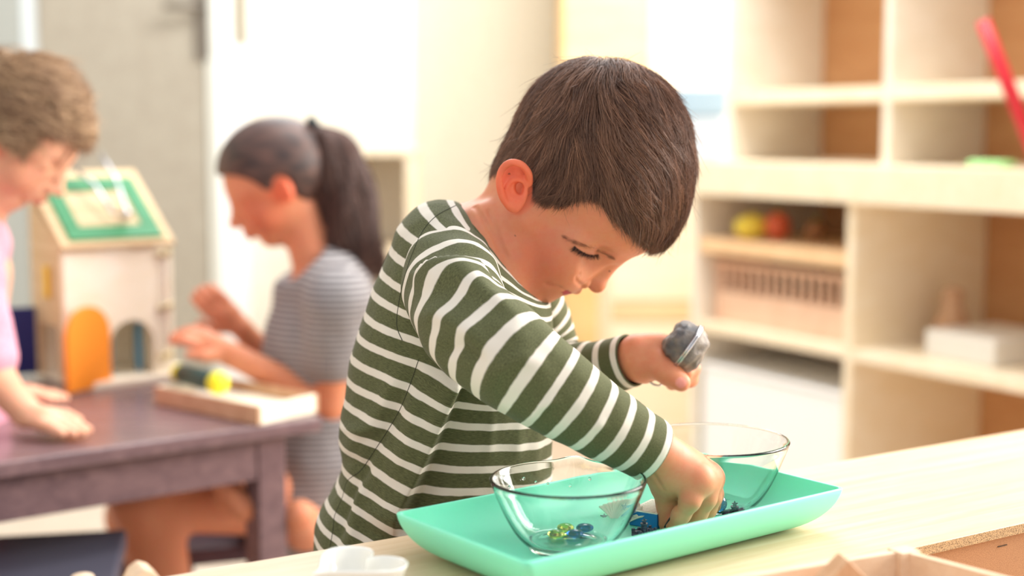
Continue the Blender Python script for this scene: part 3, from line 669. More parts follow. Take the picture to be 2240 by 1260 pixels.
# seams: fine stitched cords lying on the cloth, found by looking along the ray of each point
from mathutils.bvhtree import BVHTree
bvh = BVHTree.FromPolygons([tuple(v) for v in Vall], [tuple(int(i) for i in f) for f in Fall])
def seam(line, r=.00055, parent=shirt):
    pts = []
    for p in crom(line, 14):
        d = ray(p[0], p[1]).normalized(); hit = bvh.ray_cast(Vector((0, 0, H)), d)
        if hit[0] is not None: pts.append(hit[0] - d * .0001)
    mb = MB(); mb.tube(pts, r, 6); mb.build('seam', M['seam'], parent, True)
seam([(916, 786), (898, 838), (875, 895), (846, 945), (823, 980), (790, 1028), (760, 1052), (748, 1090), (732, 1128), (728, 1160), (722, 1195)], .00032)
seam([(998, 449), (955, 472), (925, 505), (902, 555), (884, 610), (872, 665), (868, 712), (880, 745)], .00038)
# trousers and shoes
tr = [CP((HIP.x - .01, HIP.y, .53), (HIP.x + .02, HIP.y, .53), .088, .085, .02)]
for sg in (-1, 1):
    hx, hy = HIP.x + .01, HIP.y + sg * .047
    tr += [CP((hx, hy, .52), (hx + .03, hy, .30), .062, .048, .02), CP((hx + .03, hy, .30), (hx, hy, .08), .048, .038, .02)]
Vp, Fp = sdf_mesh('trousers', tr, .005); link('trousers', npmesh('trousers', Vp, Fp), M['navy'], boy)
for sg in (-1, 1):
    hx, hy = HIP.x + .01, HIP.y + sg * .047
    so = [CP((hx - .02, hy, .035), (hx + .09, hy, .030), .034, .028, .01), CP((hx - .01, hy, .06), (hx, hy, .075), .036, .034, .01)]
    Vp, Fp = sdf_mesh('shoe', so, .004); Vp[:, 2] = np.maximum(Vp[:, 2], .004); link('shoe', npmesh('shoe', Vp, Fp), M['shoe'], boy)
# ================================================================ NEAR TABLE AND WHAT STANDS ON IT
ZT = 0.60
A0 = T(690, 1205, ZT); A1 = T(2240, 940, ZT)
edir = (A1 - A0).normalized(); enrm = Vector((edir.y, -edir.x, 0))      # along the back edge, and towards the viewer
ang = math.atan2(edir.y, edir.x)
def tb(u, v, z=0.0): return A0 + edir * u + enrm * v + Vector((0, 0, z))
F0 = T(2060, 1184, ZT); vf = (F0 - A0).dot(enrm)
M['bench_top'] = wood('bench_top_laminate', lin(216, 184, 148), lin(228, 202, 172), .36, (1.2, 26, 26), (0, 0, 0), .02, 4.0, .5)
M['chip'] = speckle('chipboard_edge', lin(96, 70, 48), lin(204, 168, 124), .9, 1100, .8, .36, .56)
M['hardboard'] = speckle('hardboard', lin(140, 92, 58), lin(178, 128, 86), .75, 1200, .2, .30, .6)
bench = empty('worktop_bench', tb(.3, vf / 2, -ZT), 'long pale wood bench with bare chipboard edge in the foreground', 'table')
def bx(name, u0, u1, v0, v1, z0, z1, mt, parent, bev=.0006):
    mb = MB(); mb.box((u0, -v1, z0), (u1, -v0, z1)); o = mb.build(name, mt, None, False, bev); o.location = A0; o.rotation_euler.z = ang; o.parent = parent
    bpy.context.view_layer.update(); o.matrix_parent_inverse = parent.matrix_world.inverted(); return o
bx('tabletop', -.62, 1.35, 0, vf, -.0085, 0, M['bench_top'], bench)
bx('chipboard_edge', -.62, 1.35, vf, vf + .0012, -.0085, -.0003, M['chip'], bench, .0002)
bx('front_panel', -.60, 1.33, vf - .016, vf - .004, -.598, -.0087, M['hardboard'], bench)
bx('side_panel', -.60, -.582, .012, vf - .017, -.598, -.0087, M['bench_top'], bench)
bx('side_panel', 1.312, 1.33, .012, vf - .017, -.598, -.0087, M['bench_top'], bench)
bx('shelf', -.58, 1.31, .03, vf - .02, -.35, -.335, M['bench_top'], bench)
# staple in the hardboard
p = T(2152, 1193, ZT - .02); 
mb = MB(); mb.box((.0, -.0004, 0), (.012, .0004, .0006)); so = mb.build('staple', mat('staple_steel', lin(70, 60, 55), .4, .8), None); so.location = tb((p - A0).dot(edir), vf - .0036, -.018); so.rotation_euler.z = ang; so.parent = bench
bpy.context.view_layer.update(); so.matrix_parent_inverse = bench.matrix_world.inverted()
# ---------------- tray
ZR = ZT + .036
c_fl, c_fr, c_bl = T(1150, 1235, ZR), T(1850, 1070, ZR), T(880, 1120, ZR)
tu = (c_fr - c_fl).normalized(); tv = Vector((-tu.y, tu.x, 0)); TL = (c_fr - c_fl).length; TWd = (c_bl - c_fl).dot(tv)
M['tray'] = mat('tray_turquoise', lin(136, 240, 206), .38); M['tray'].node_tree.nodes['Principled BSDF'].inputs['Subsurface Weight'].default_value = .15
M['tray'].node_tree.nodes['Principled BSDF'].inputs['Subsurface Radius'].default_value = (.3, 1, .7); M['tray'].node_tree.nodes['Principled BSDF'].inputs['Subsurface Scale'].default_value = .004
tang = math.atan2(tu.y, tu.x)
def rrect(inset, r, z, n=10):
    x0, x1, y0, y1 = inset, TL - inset, inset, TWd - inset; out = []
    for cx, cy, a0 in ((x1 - r, y1 - r, 0), (x0 + r, y1 - r, 90), (x0 + r, y0 + r, 180), (x1 - r, y0 + r, 270)):
        for i in range(n + 1):
            a = math.radians(a0 + 90 * i / n); out.append((cx + r * math.cos(a), cy + r * math.sin(a), z))
    return out
R_IN = .040; th_ = .0028; rings_ = []
for i in range(0, 15):                                                     # outside, base to rim
    f = math.radians(86) * i / 14; rings_.append(rrect(R_IN * (1 - math.sin(f) / math.sin(math.radians(86))), .006 + .016 * (1 - i / 14), .036 * (1 - math.cos(f)) / (1 - math.cos(math.radians(86)))))
rings_.append(rrect(.0006, .0055, .0368)); rings_.append(rrect(.0016, .005, .0371)); rings_.append(rrect(.0026, .005, .0366))
for i in range(14, -1, -1):
    f = math.radians(86) * i / 14; rings_.append(rrect(th_ + (R_IN) * (1 - math.sin(f) / math.sin(math.radians(86))), .005 + .015 * (1 - i / 14), .0032 + .0328 * (1 - math.cos(f)) / (1 - math.cos(math.radians(86)))))
n_ = len(rings_[0]); vs = [p for r in rings_ for p in r]; fs = [(i * n_ + j, i * n_ + (j + 1) % n_, (i + 1) * n_ + (j + 1) % n_, (i + 1) * n_ + j) for i in range(len(rings_) - 1) for j in range(n_)]
fs.append(list(range(n_))[::-1]); fs.append([(len(rings_) - 1) * n_ + j for j in range(n_)])
mb = MB(); mb.add(vs, fs); tray = mb.build('serving_tray', M['tray'], None, True); tray.location = (c_fl.x, c_fl.y, ZT + .0002); tray.rotation_euler.z = tang
tag(tray, 'turquoise rectangular plastic tray with curved sides on the pale bench', 'tray')
def tp(u, v, z=.0034): return Vector((c_fl.x, c_fl.y, ZT + .0002)) + tu * u + tv * v + Vector((0, 0, z))
# ---------------- glass bowls
def glass(name, col=(1, 1, 1, 1), ior=1.42, rough=0.0):
    m = mat(name, col, rough, 0, IOR=ior); m.node_tree.nodes['Principled BSDF'].inputs['Transmission Weight'].default_value = 1.0; return m
M['glass'] = glass('clear_glass', (.97, 1.0, .99, 1)); M['water'] = glass('water', (.97, 1, 1, 1), 1.33)
def bowl(name, c, R, hgt, rb, label, spout=None, t=.0022):
    prof = [(.0001, .0018), (rb * .6, .0018), (rb * .82, .0006), (rb, 0), (rb + .002, .0012)]
    out = lambda a: (rb + (R - rb) * (a * 2 / PI) ** .80, .003 + (hgt - .003) * (a * 2 / PI) ** 1.4)
    for i in range(1, 22): prof.append(out(math.radians(90 * i / 21)))
    prof += [(R + .0005, hgt + .0010), (R - .0003, hgt + .0022), (R - t * .6, hgt + .0026), (R - t, hgt + .0016)]
    for i in range(20, 0, -1):
        r, z = out(math.radians(90 * i / 21)); k = i / 21; prof.append((r - t, z + t * (1 - k) * 1.4))
    prof += [(rb * .75, .0066), (rb * .4, .0060), (.0001, .0060)]
    def rf(a, r, z):
        if spout is not None:
            da = (a - spout + PI) % (2 * PI) - PI; k = math.exp(-(da / .22) ** 2) * max(0, (z / hgt) - .55) / .45
            return (r + .009 * k * k, z + .0010 * k)
        return (r, z)
    mb = MB(); mb.lathe(prof, 96, (0, 0, 0), rf); o = mb.build(name, M['glass'], None, True); o.location = c
    return tag(o, label, 'bowl', 'glass bowls in the turquoise tray')
b1c = T(1243, 1047, ZT + .0605); b2c = T(1556, 961, ZT + .066)
bowl('glass_bowl', (b1c.x, b1c.y, ZT + .0036), .0625, .0555, .030, 'small clear glass bowl with glass beads nearest the viewer', 1.45)
R2 = (T(1727, 965, ZT + .066) - b2c).length
bowl('glass_bowl', (b2c.x, b2c.y, ZT + .0036), R2, .061, .034, 'larger clear glass bowl behind the hand in the tray')
# glass beads in the near bowl
def gem(px, py, z, r, col, label, grp='flat glass beads in the near bowl'):
    c = T(px, py, z + .003); m = glass('bead_glass', col, 1.45, .05)
    mb = MB(); mb.ball((0, 0, 0), r, 12, (1, 1, .48)); o = mb.build('glass_bead', m, None, True); o.location = (c.x, c.y, z + r * .48); return tag(o, label, 'bead', grp)
zb = ZT + .0036 + .0062
gem(1237, 1157, zb, .0072, lin(205, 215, 90), 'yellow-green glass bead at the back of the near bowl')
gem(1216, 1171, zb, .0072, lin(196, 208, 96), 'yellow-green glass bead at the front of the near bowl')
gem(1280, 1158, zb, .0074, lin(20, 84, 150), 'dark blue glass bead at the back of the near bowl')
gem(1258, 1170, zb, .0072, lin(40, 80, 150), 'dark blue glass bead at the front of the near bowl')
for i, (a, zz, rr) in enumerate(((2.25, .046, .0017), (2.05, .042, .0013), (1.2, .044, .0014), (2.6, .043, .0016), (1.5, .038, .0013), (2.4, .036, .0012), (1.85, .040, .0011))):
    ff = ((zz - .003) / .0525) ** (1 / 1.4); rad = .030 + .0325 * ff ** .80 - .0029
    mb = MB(); mb.ball((0, 0, 0), rr, 8, (1, .6, 1)); o = mb.build('water_drop', M['water'], None, True); o.location = (b1c.x + rad * math.cos(a), b1c.y + rad * math.sin(a), ZT + .0036 + zz); o.rotation_euler.z = a + PI / 2
    tag(o, 'tiny clear water drop on the inner wall of the near bowl', 'water drop', 'water drops inside the near glass bowl')
# big blue marble in the far bowl
mz = ZT + .0036 + .0066
mc = T(1572, 1101, mz + .0068); mb = MB(); mb.ball((0, 0, 0), .0072, 14); o = mb.build('glass_marble', glass('marble_glass', lin(20, 96, 170), 1.5, .02), None, True); o.location = (mc.x, mc.y, mz + .0072)
tag(o, 'round dark blue glass marble in the far bowl beside the fingers', 'marble')
# small toys on the tray floor
M['toy_grey'] = mat('toy_rubber_grey', lin(62, 64, 88), .45); M['toy_purple'] = mat('toy_rubber_purple', lin(56, 40, 66), .45); M['teal'] = mat('toy_teal', lin(30, 96, 104), .4)
def onfloor(px, py, zoff=.004):
    return T(px, py, ZT + .0036 + zoff)
def star(r, n=5, inner=.42, rot=0): return [(math.cos(rot + PI * i / n) * (r if i % 2 == 0 else r * inner), math.sin(rot + PI * i / n) * (r if i % 2 == 0 else r * inner)) for i in range(2 * n)]
def castle(px, py, mt, label, sc_=1.0, rz=.3):
    c = onfloor(px, py, .006); r = empty('toy_castle', (c.x, c.y, ZT + .0036), label, 'toy')
    Rz = Matrix.Translation((c.x, c.y, ZT + .0036)) @ Matrix.Rotation(rz, 4, 'Z') @ Matrix.Scale(sc_, 4)
    mb = MB(); mb.xf = Rz; mb.box((-.014, -.007, 0), (.014, .007, .007))
    for i in range(7): mb.box((-.014 + i * .0042, -.0078, .0), (-.0118 + i * .0042, -.0068, .0075))
    for i in range(4):
        for y in (-.007, .004): mb.box((-.014 + i * .0085, y, .007), (-.0105 + i * .0085, y + .003, .0095))
    mb.build('wall', mt, r, False, .0004)
    mb = MB(); mb.xf = Rz; mb.lathe([(.0001, .007), (.0042, .007), (.0036, .0125), (.0046, .0135), (.0046, .0155), (.0001, .0155)], 16); mb.build('tower', mt, r, False)
    mb = MB(); mb.xf = Rz @ Matrix.Translation((0, 0, .018)) @ Matrix.Rotation(PI / 2, 4, 'X'); mb.prism(star(.0042, rot=.3), -.0008, .0008); mb.build('star', mt, r)
    return r
castle(1409, 1156, M['toy_grey'], 'small grey rubber toy castle with a star beside the near bowl', .68, .55)
castle(1606, 1119, M['toy_purple'], 'small dark purple rubber toy against the tray front, right of the hand', .72, .2)
# white and blue card box
c = onfloor(1432, 1125, .006); cr_ = empty('card_box', (c.x, c.y, ZT + .0036), 'small white card box with blue side between bowls on the tray', 'box')
Rz = Matrix.Translation((c.x, c.y, ZT + .0036)) @ Matrix.Rotation(tang + .35, 4, 'Z')
mb = MB(); mb.xf = Rz; mb.box((-.022, -.013, 0), (.020, .013, .0125)); mb.build('carton', mat('card_blue', lin(20, 120, 190), .5), cr_, False, .0006)
mb = MB(); mb.xf = Rz; mb.box((-.022, -.0132, .0126), (.020, .013, .0134)); mb.build('lid', mat('card_white', lin(238, 236, 226), .6), cr_, False)
mb = MB(); mb.xf = Rz
for i in range(9): mb.box((-.020 + i * .0042, -.010, .01345), (-.0188 + i * .0042, .010, .0136))
mb.build('print', mat('card_print', lin(206, 196, 172), .6), cr_)
# sea shell with a tiny starfish, behind the near bowl
c = onfloor(1368, 1122, .008); sh = empty('sea_shell', (c.x, c.y, ZT + .0036), 'cream ribbed sea shell decoration behind the near bowl', 'shell')
vs = []; fs = []; nr, na = 10, 46
for i in range(nr):
    for j in range(na):
        a = (j / (na - 1) - .5) * 2.3; rr = .002 + .021 * i / (nr - 1); rib = 1 + .05 * math.sin(j * 2 * PI / 4) * i / nr
        vs.append((rr * math.sin(a) * rib, (rr * math.cos(a) - .010) * rib, .0125 * math.sin(min(1, i / nr * 1.0) * PI * .55) * math.cos(a * .8) + .0006 * math.sin(j * 2 * PI / 4)))
fs = [(i * na + j, i * na + j + 1, (i + 1) * na + j + 1, (i + 1) * na + j) for i in range(nr - 1) for j in range(na - 1)]
mb = MB(); mb.xf = Matrix.Translation((c.x, c.y, ZT + .0055)) @ Matrix.Rotation(-.6, 4, 'Z') @ Matrix.Rotation(.5, 4, 'X'); mb.add(vs, fs)
o = mb.build('shell_fan', mat('shell_cream', lin(232, 224, 208), .5), sh, True); s_ = o.modifiers.new('thick', 'SOLIDIFY'); s_.thickness = .0015
for (dx, dy, dz, r_, mt_) in ((.004, -.012, .012, .0050, mat('starfish_grey', lin(170, 178, 190), .6)), (-.003, .010, .013, .0036, mat('starfish_ochre', lin(226, 176, 88), .6))):
    mb = MB(); mb.xf = Matrix.Translation((c.x + dx, c.y + dy, ZT + .0036 + dz)) @ Matrix.Rotation(1.0, 4, 'X'); mb.prism(star(r_, inner=.35), -.001, .001); mb.build('starfish', mt_, sh)
c = onfloor(1328, 1131, .004); mb = MB(); mb.prism(star(.0042, inner=.4), 0, .0014); o = mb.build('star_charm', M['teal']); o.location = (c.x, c.y, ZT + .0037); o.rotation_euler = (.5, 0, .4)
tag(o, 'tiny teal star charm on the tray behind the near bowl', 'charm')
# piece held in the fingertips
hp = empty('tweezer_piece', W(1468, 1138, 1.150), 'small dark and red piece pinched between thumb and forefinger', 'toy')
mb = MB(); mb.tube([W(1455, 1153, 1.158), W(1468, 1135, 1.150), W(1478, 1117, 1.146)], [.0012, .0018, .0014], 10); mb.build('stem', mat('dark_plastic', lin(28, 24, 34), .3), hp, True)
mb = MB(); mb.ball(tuple(W(1479, 1120, 1.152)), .0030, 8, (1, .7, 1.5)); mb.build('red_cap', mat('red_plastic', lin(150, 12, 62), .3), hp, True)
# ---------------- strainer in the far hand
st_c = W(1502, 760, 1.318); sn = (W(1512, 767, 1.318) - W(1502, 760, 1.318)).normalized(); sn = (sn + Vector((0, -.10, 0))).normalized()
sv = Vector((0, -1, 0)); sv = (sv - sn * sv.dot(sn)).normalized(); su_ = sv.cross(sn)
SX = Matrix(((su_.x, sv.x, sn.x, st_c.x), (su_.y, sv.y, sn.y, st_c.y), (su_.z, sv.z, sn.z, st_c.z), (0, 0, 0, 1)))
def wiremesh():
    m = mat('steel_gauze', lin(150, 150, 152), .6, .15); nd, lk, p = nodes(m); tc = N(m, 'TexCoord'); n1 = N(m, 'TexNoise', Scale=700.0, Detail=2.0); n2 = N(m, 'TexNoise', Scale=60.0, Detail=3.0)
    cr = N(m, 'ValToRGB'); cr.color_ramp.elements[0].position = .35; cr.color_ramp.elements[1].position = .7; cr.color_ramp.elements[0].color = lin(92, 90, 92); cr.color_ramp.elements[1].color = lin(150, 138, 126)
    lk.new(tc.outputs['Object'], n1.inputs[0]); lk.new(tc.outputs['Object'], n2.inputs[0]); lk.new(n2.outputs[0], cr.inputs[0]); lk.new(cr.outputs[0], p.inputs['Base Color'])
    b = N(m, 'Bump', Strength=.8, Distance=.0006); lk.new(n1.outputs[0], b.inputs['Height']); lk.new(b.outputs[0], p.inputs['Normal']); return m
M['gauze'] = wiremesh(); M['steel'] = mat('polished_steel', lin(200, 200, 205), .18, 1.0)
strn = empty('tea_strainer', st_c, 'grey wire gauze tea strainer ball held up in the far hand', 'strainer')
def cup(sg, hgt, R, seed):
    vs = []; fs = []; nr, na = 26, 72
    for i in range(nr + 1):
        f = PI / 2 * i / nr; r0 = R * math.cos(f) ** .55 if i < nr else .0002; z0 = hgt * math.sin(f)
        for j in range(na):
            a = 2 * PI * j / na; v = Vector((r0 * math.cos(a), r0 * math.sin(a), sg * z0)); k = min(1, z0 / hgt * 2)
            nn = mnoise.noise(v * 75 + Vector((seed, 0, 0))) * .0032 * k + abs(mnoise.noise(v * 120 + Vector((0, seed, 0)))) * -.003 * k
            vs.append(v + v.normalized() * nn)
    fs = [(i * na + j, i * na + (j + 1) % na, (i + 1) * na + (j + 1) % na, (i + 1) * na + j) for i in range(nr) for j in range(na)]
    mb = MB(); mb.xf = SX; mb.add(vs, fs); o = mb.build('gauze_cup', M['gauze'], strn, True); s2 = o.modifiers.new('t', 'SOLIDIFY'); s2.thickness = .0005
cup(-1, .0205, .0228, 3.0); cup(1, .0185, .0228, 9.0)
for dz in (-.0010, .0010):
    mb = MB(); mb.xf = SX; mb.tube([(.0245 * math.cos(2 * PI * i / 64), .0245 * math.sin(2 * PI * i / 64), dz) for i in range(65)], .0011, 8, False); mb.build('rim', M['steel'], strn, True)
for q1, q2 in (((1452, 770, 1.318), (1442, 812, 1.330)), ((1462, 792, 1.312), (1446, 822, 1.334))):
    mb = MB(); mb.tube([st_c - su_ * .022 if q1[0] > 1455 else W(1470, 785, 1.321), W(*q1), W(*q2), W(1434, 830, 1.332)], .0016, 8); mb.build('handle', M['steel'], strn, True)
mb = MB(); rc = W(1432, 834, 1.330); mb.tube([rc + Vector((.0062 * math.cos(2 * PI * i / 30), .003 * math.sin(2 * PI * i / 30), -.0022 * math.cos(2 * PI * i / 30) + .0030 * math.sin(2 * PI * i / 30))) for i in range(31)], .0010, 8, False); mb.build('finger_ring', M['steel'], strn, True)
# ---------------- heart-shaped dish
hc = T(764, 1233, ZT + .024); M['porcelain'] = mat('porcelain_white', lin(238, 236, 228), .2); M['porcelain'].node_tree.nodes['Principled BSDF'].inputs['Coat Weight'].default_value = .5
def heart(sc_, z, n=96):
    out = []
    for i in range(n):
        t = 2 * PI * i / n; x = 16 * math.sin(t) ** 3; y = 13 * math.cos(t) - 5 * math.cos(2 * t) - 2 * math.cos(3 * t) - math.cos(4 * t); out.append((x * sc_, (y + 2.5) * sc_, z))
    return out
prof = [(.55, 0), (.70, .001), (.84, .006), (.95, .014), (1.02, .022), (1.04, .0242), (1.01, .0248), (.96, .0225), (.88, .014), (.76, .007), (.60, .004), (.3, .0036), (.02, .0036)]
hs = .0365 / 16; vs = []; fs = []; n_ = 96
for s_, z in prof: vs += heart(s_ * hs, z)
fs = [(i * n_ + j, i * n_ + (j + 1) % n_, (i + 1) * n_ + (j + 1) % n_, (i + 1) * n_ + j) for i in range(len(prof) - 1) for j in range(n_)]; fs.append(list(range(n_))[::-1])
mb = MB(); mb.add(vs, fs); o = mb.build('heart_dish', M['porcelain'], None, True); o.location = (hc.x, hc.y, ZT + .0002); o.rotation_euler.z = -.75
tag(o, 'small white heart-shaped porcelain dish on the bench left of the tray', 'dish')
# ---------------- pale wooden blocks at the bottom left
M['pine'] = wood('pine', lin(228, 196, 164), lin(238, 212, 184), .55, (1, 14, 14), (0, 0, 0), .03, 5.0, .3)
def pole_block(px, py, Y, r, lab, kind):
    p = W(px, py, Y); z0 = ZT + .0002
    mb = MB()
    if kind: mb.prism([(-.020, 0), (.020, 0), (.020, .010), (.004, p.z - z0 - .003), (-.003, p.z - z0), (-.009, p.z - z0 - .004), (-.020, .014)], -.012, .012, 'y')
    else: mb.lathe([(.0001, 0), (r, 0), (r, p.z - z0 - .006), (r * .85, p.z - z0 - .0015), (.0001, p.z - z0)], 28)
    o = mb.build('wooden_block', M['pine'], None, False, .0015); o.location = (p.x, p.y, z0); o.rotation_euler.z = .5; return tag(o, lab, 'block', 'pale wooden blocks on the bench end')
pole_block(316, 1233, .96, .01, 'pale wooden block with a peaked top at the bottom left', True)
pole_block(180, 1254, .965, .009, 'short pale round wooden peg, leftmost at the bottom edge', False)
# ---------------- divided wooden box, bottom right
cb = T(1972, 1200, ZT + .030); base_z = ZT - .11
dl = (T(1590, 1262, ZT + .030) - cb); dl.z = 0; dl.normalize(); dr = (T(2210, 1262, ZT + .030) - cb); dr.z = 0; dr.normalize()
box = empty('divided_wooden_box', (cb.x, cb.y, base_z), 'open pine box with low walls at the bottom right corner', 'box')
def wallpiece(name, a, d, ln, th, z0, z1, side):
    pr = Vector((-d.y, d.x, 0)) * side; mb = MB(); pts = [a, a + d * ln, a + d * ln + pr * th, a + pr * th]
    vs = [Vector((p.x, p.y, z)) for z in (z0, z1) for p in pts]; mb.add(vs, [(0, 3, 2, 1), (4, 5, 6, 7), (0, 1, 5, 4), (1, 2, 6, 5), (2, 3, 7, 6), (3, 0, 4, 7)]); return mb.build(name, M['pine'], box, False, .0008)
ZBX = ZT + .030
wallpiece('side_wall', cb + dl * .007, dl, .30, .006, base_z, ZBX, 1)
wallpiece('side_wall', cb + dr * .010, dr, .30, .006, base_z, ZBX, -1)
mb = MB(); mb.xf = Matrix.Translation((cb.x, cb.y, 0)) @ Matrix.Rotation(math.atan2(dl.y, dl.x), 4, 'Z'); mb.box((-.008, -.004, base_z), (.010, .012, ZBX + .0008)); mb.build('corner_post', M['pine'], box, False, .0008)
fc = [cb, cb + dl * .30, cb + dl * .30 + dr * .30, cb + dr * .30]; mb = MB(); mb.prism([(p.x, p.y) for p in fc], base_z - .006, base_z + .002); mb.build('floor_board', M['pine'], box, False)
wallpiece('front_wall', cb + dl * .30, dr, .30, .006, base_z, ZBX - .004, 1); wallpiece('front_wall', cb + dr * .30, dl, .30, .006, base_z, ZBX - .004, -1)
pk = W(1845, 1216, .95)
mb = MB(); mb.prism([(-.045, base_z + .003), (.045, base_z + .003), (.045, pk.z - .045), (0, pk.z), (-.045, pk.z - .045)], -.010, .010, 'y'); o = mb.build('pitched_block', wood('pine_dark', lin(206, 160, 122), lin(222, 182, 146), .6, (14, 14, 1), (0, 0, 0), .03, 6, .3), None, False, .001)
o.location = (pk.x, pk.y, 0); o.rotation_euler.z = .15
tag(o, 'triangular-topped wooden block standing in the open pine box', 'block')
# low stool under the box, below the frame
stl = empty('low_stand', (cb.x, cb.y - .15, 0), 'plain low wooden stand under the open pine box', 'stand')
cc_ = (fc[0] + fc[2]) / 2
SXf = Matrix.Translation((cc_.x, cc_.y, 0)) @ Matrix.Rotation(ang, 4, 'Z')
mb = MB(); mb.xf = SXf; mb.box((-.19, -.19, base_z - .026), (.19, .165, base_z - .0065)); mb.build('top', M['pine'], stl, False, .002)
for sx in (-1, 1):
    for sy in (-1, 1):
        x, y = sx * .16, sy * .14 - .012; mb = MB(); mb.xf = SXf; mb.box((x - .015, y - .015, 0), (x + .015, y + .015, base_z - .0262)); mb.build('leg', M['pine'], stl)
# ================================================================ PURPLE TABLE AND THE TWO CHILDREN
Z2 = 0.52
M['plum'] = wood('plum_stain', lin(106, 84, 88), lin(130, 104, 106), .26, (2, 18, 18), (0, 0, 0), .03, 3.0, .5)
pc = T(706, 912, Z2); pl_ = T(0, 1012, Z2); d1 = (pl_ - pc).normalized(); d2 = Vector((d1.y, -d1.x, 0)); d2 = d2 if d2.y > 0 else -d2
a2 = math.atan2(-d1.y, -d1.x)
ptab = empty('play_table', (pc + d1 * .45 + d2 * .28) * 1.0, 'plum-stained low play table between the blond child and the girl', 'table'); ptab.location.z = 0
XF = Matrix.Translation((pc.x, pc.y, 0)) @ Matrix.Rotation(a2, 4, 'Z')            # local x: -length..0, y: 0..depth (away)
LN, DP = 1.05, .60
def lb(name, lo, hi, mt, parent, xf=XF, bev=.002):
    mb = MB(); mb.xf = xf; mb.box(lo, hi); return mb.build(name, mt, parent, False, bev)
lb('tabletop', (-LN, 0, Z2 - .022), (0, DP, Z2), M['plum'], ptab, bev=.004)
for n_, lo, hi in (('front_rail', (-LN + .07, .025, Z2 - .085), (-.07, .043, Z2 - .0225)), ('back_rail', (-LN + .07, DP - .043, Z2 - .085), (-.07, DP - .025, Z2 - .0225)),
                   ('end_rail', (-.066, .06, Z2 - .052), (-.05, DP - .06, Z2 - .0225)), ('end_rail', (-LN + .05, .06, Z2 - .085), (-LN + .066, DP - .06, Z2 - .0225))):
    lb(n_, lo, hi, M['plum'], ptab)
for x, y in ((-.095, .022), (-.095, DP - .067), (-LN + .05, .022), (-LN + .05, DP - .067)): lb('leg', (x, y, 0), (x + .045, y + .045, Z2 - .0225), M['plum'], ptab)
# ---------------- toy latch house
def m2(px, py, Y): return W(px, py, Y)
hb = T(180, 858, Z2)                                       # near lower left corner of the base board
hx = (T(372, 835, Z2) - hb); hx.z = 0; hx.normalize(); hy = Vector((-hx.y, hx.x, 0)); hang = math.atan2(hx.y, hx.x)
hs_ = 2.05 / FPX
house = empty('toy_house', (hb.x, hb.y, Z2), 'wooden latch toy house with slanted green-framed roof on the plum table', 'toy house')
HX = Matrix.Translation((hb.x, hb.y, Z2)) @ Matrix.Rotation(hang, 4, 'Z')
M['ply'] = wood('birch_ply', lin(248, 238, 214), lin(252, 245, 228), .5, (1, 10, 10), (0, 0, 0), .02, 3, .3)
M['ply_tan'] = wood('ply_tan', lin(206, 176, 134), lin(222, 196, 158), .6, (1, 1, 30), (0, 0, 0), .02, 3, .3)
M['green'] = mat('paint_green', lin(0, 122, 62), .45); M['orange'] = mat('paint_orange', lin(252, 150, 42), .5); M['blue'] = mat('paint_blue', lin(16, 30, 104), .5); M['skyb'] = mat('paint_skyblue', lin(60, 150, 190), .5)
M['yellow'] = mat('paint_yellow', lin(240, 196, 30), .5); M['brass'] = mat('brass', lin(214, 200, 160), .3, .9)
BW, BD = .218, .17
lb('base_board', (.004, 0, .0003), (BW, BD + .03, .012), M['ply'], house, HX)
wl, wh, wt = BW - .030, .222, .012
x0_ = -.012
# front wall with arched doorway
def archpoly(cx, wd, h0, h1, n=14):
    r = wd / 2; return [(cx - r, h0), (cx - r, h1 - r)] + [(cx - r * math.cos(PI * i / n), h1 - r + r * math.sin(PI * i / n)) for i in range(1, n)] + [(cx + r, h1 - r), (cx + r, h0)]
cx_ = .102; ap = archpoly(cx_, .078, .012, .105)
outer = [(x0_, .012)] + ap + [(x0_ + wl, .012), (x0_ + wl, wh), (x0_, wh)]
mb = MB(); mb.xf = HX; mb.prism(outer, .030, .042, 'y'); mb.build('front_wall', M['ply'], house, False, .0006)
lb('side_wall', (x0_ + wl - .012, .0425, .012), (x0_ + wl, BD, wh), M['ply'], house, HX)
# left wall, its shade put into the tan colour: panel with opening, yellow latch, blue door swung out
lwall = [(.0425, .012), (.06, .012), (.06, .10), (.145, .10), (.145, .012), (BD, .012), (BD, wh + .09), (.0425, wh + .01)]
mb = MB(); mb.xf = HX; mb.prism(lwall, x0_, x0_ + .010, 'x'); mb.build('left_wall', M['ply_tan'], house, False, .0006)
lb('back_wall', (x0_ + .012, BD - .012, .012), (x0_ + wl - .013, BD, wh + .085), M['ply'], house, HX)
# slanted roof panel, its green frame and the slot inside it
ra = math.atan2(.085, BD - .03); RX = HX @ Matrix.Translation((x0_, .028, wh + .003)) @ Matrix.Rotation(math.atan2(.115, BD - .02), 4, 'X')
RL = .195
lb('roof_panel', (-.004, 0, 0), (wl + .004, RL, .010), M['ply_tan'], house, RX)
fr = [((.012, .012, .0102), (wl - .012, .045, .014)), ((.012, RL - .060, .0102), (wl - .012, RL - .026, .014)), ((.012, .0455, .0102), (.040, RL - .0605, .014)), ((wl - .040, .0455, .0102), (wl - .012, RL - .0605, .014))]
mb = MB(); mb.xf = RX
for lo, hi in fr: mb.box(lo, hi)
mb.build('roof_frame', M['green'], house, False, .001)
lb('window_pane', (.0405, .046, .0102), (wl - .0405, RL - .061, .0118), M['ply_tan'], house, RX)
mb = MB(); mb.xf = RX; mb.tube([(.070, RL - .02, .03), (.085, RL - .075, .040), (.098, .060, .026), (.125, .052, .024), (.128, RL - .06, .040), (.118, RL - .01, .05)], .0034, 10); mb.ball((.122, .056, .026), .0085, 8); mb.build('latch', M['steel'], house, True)
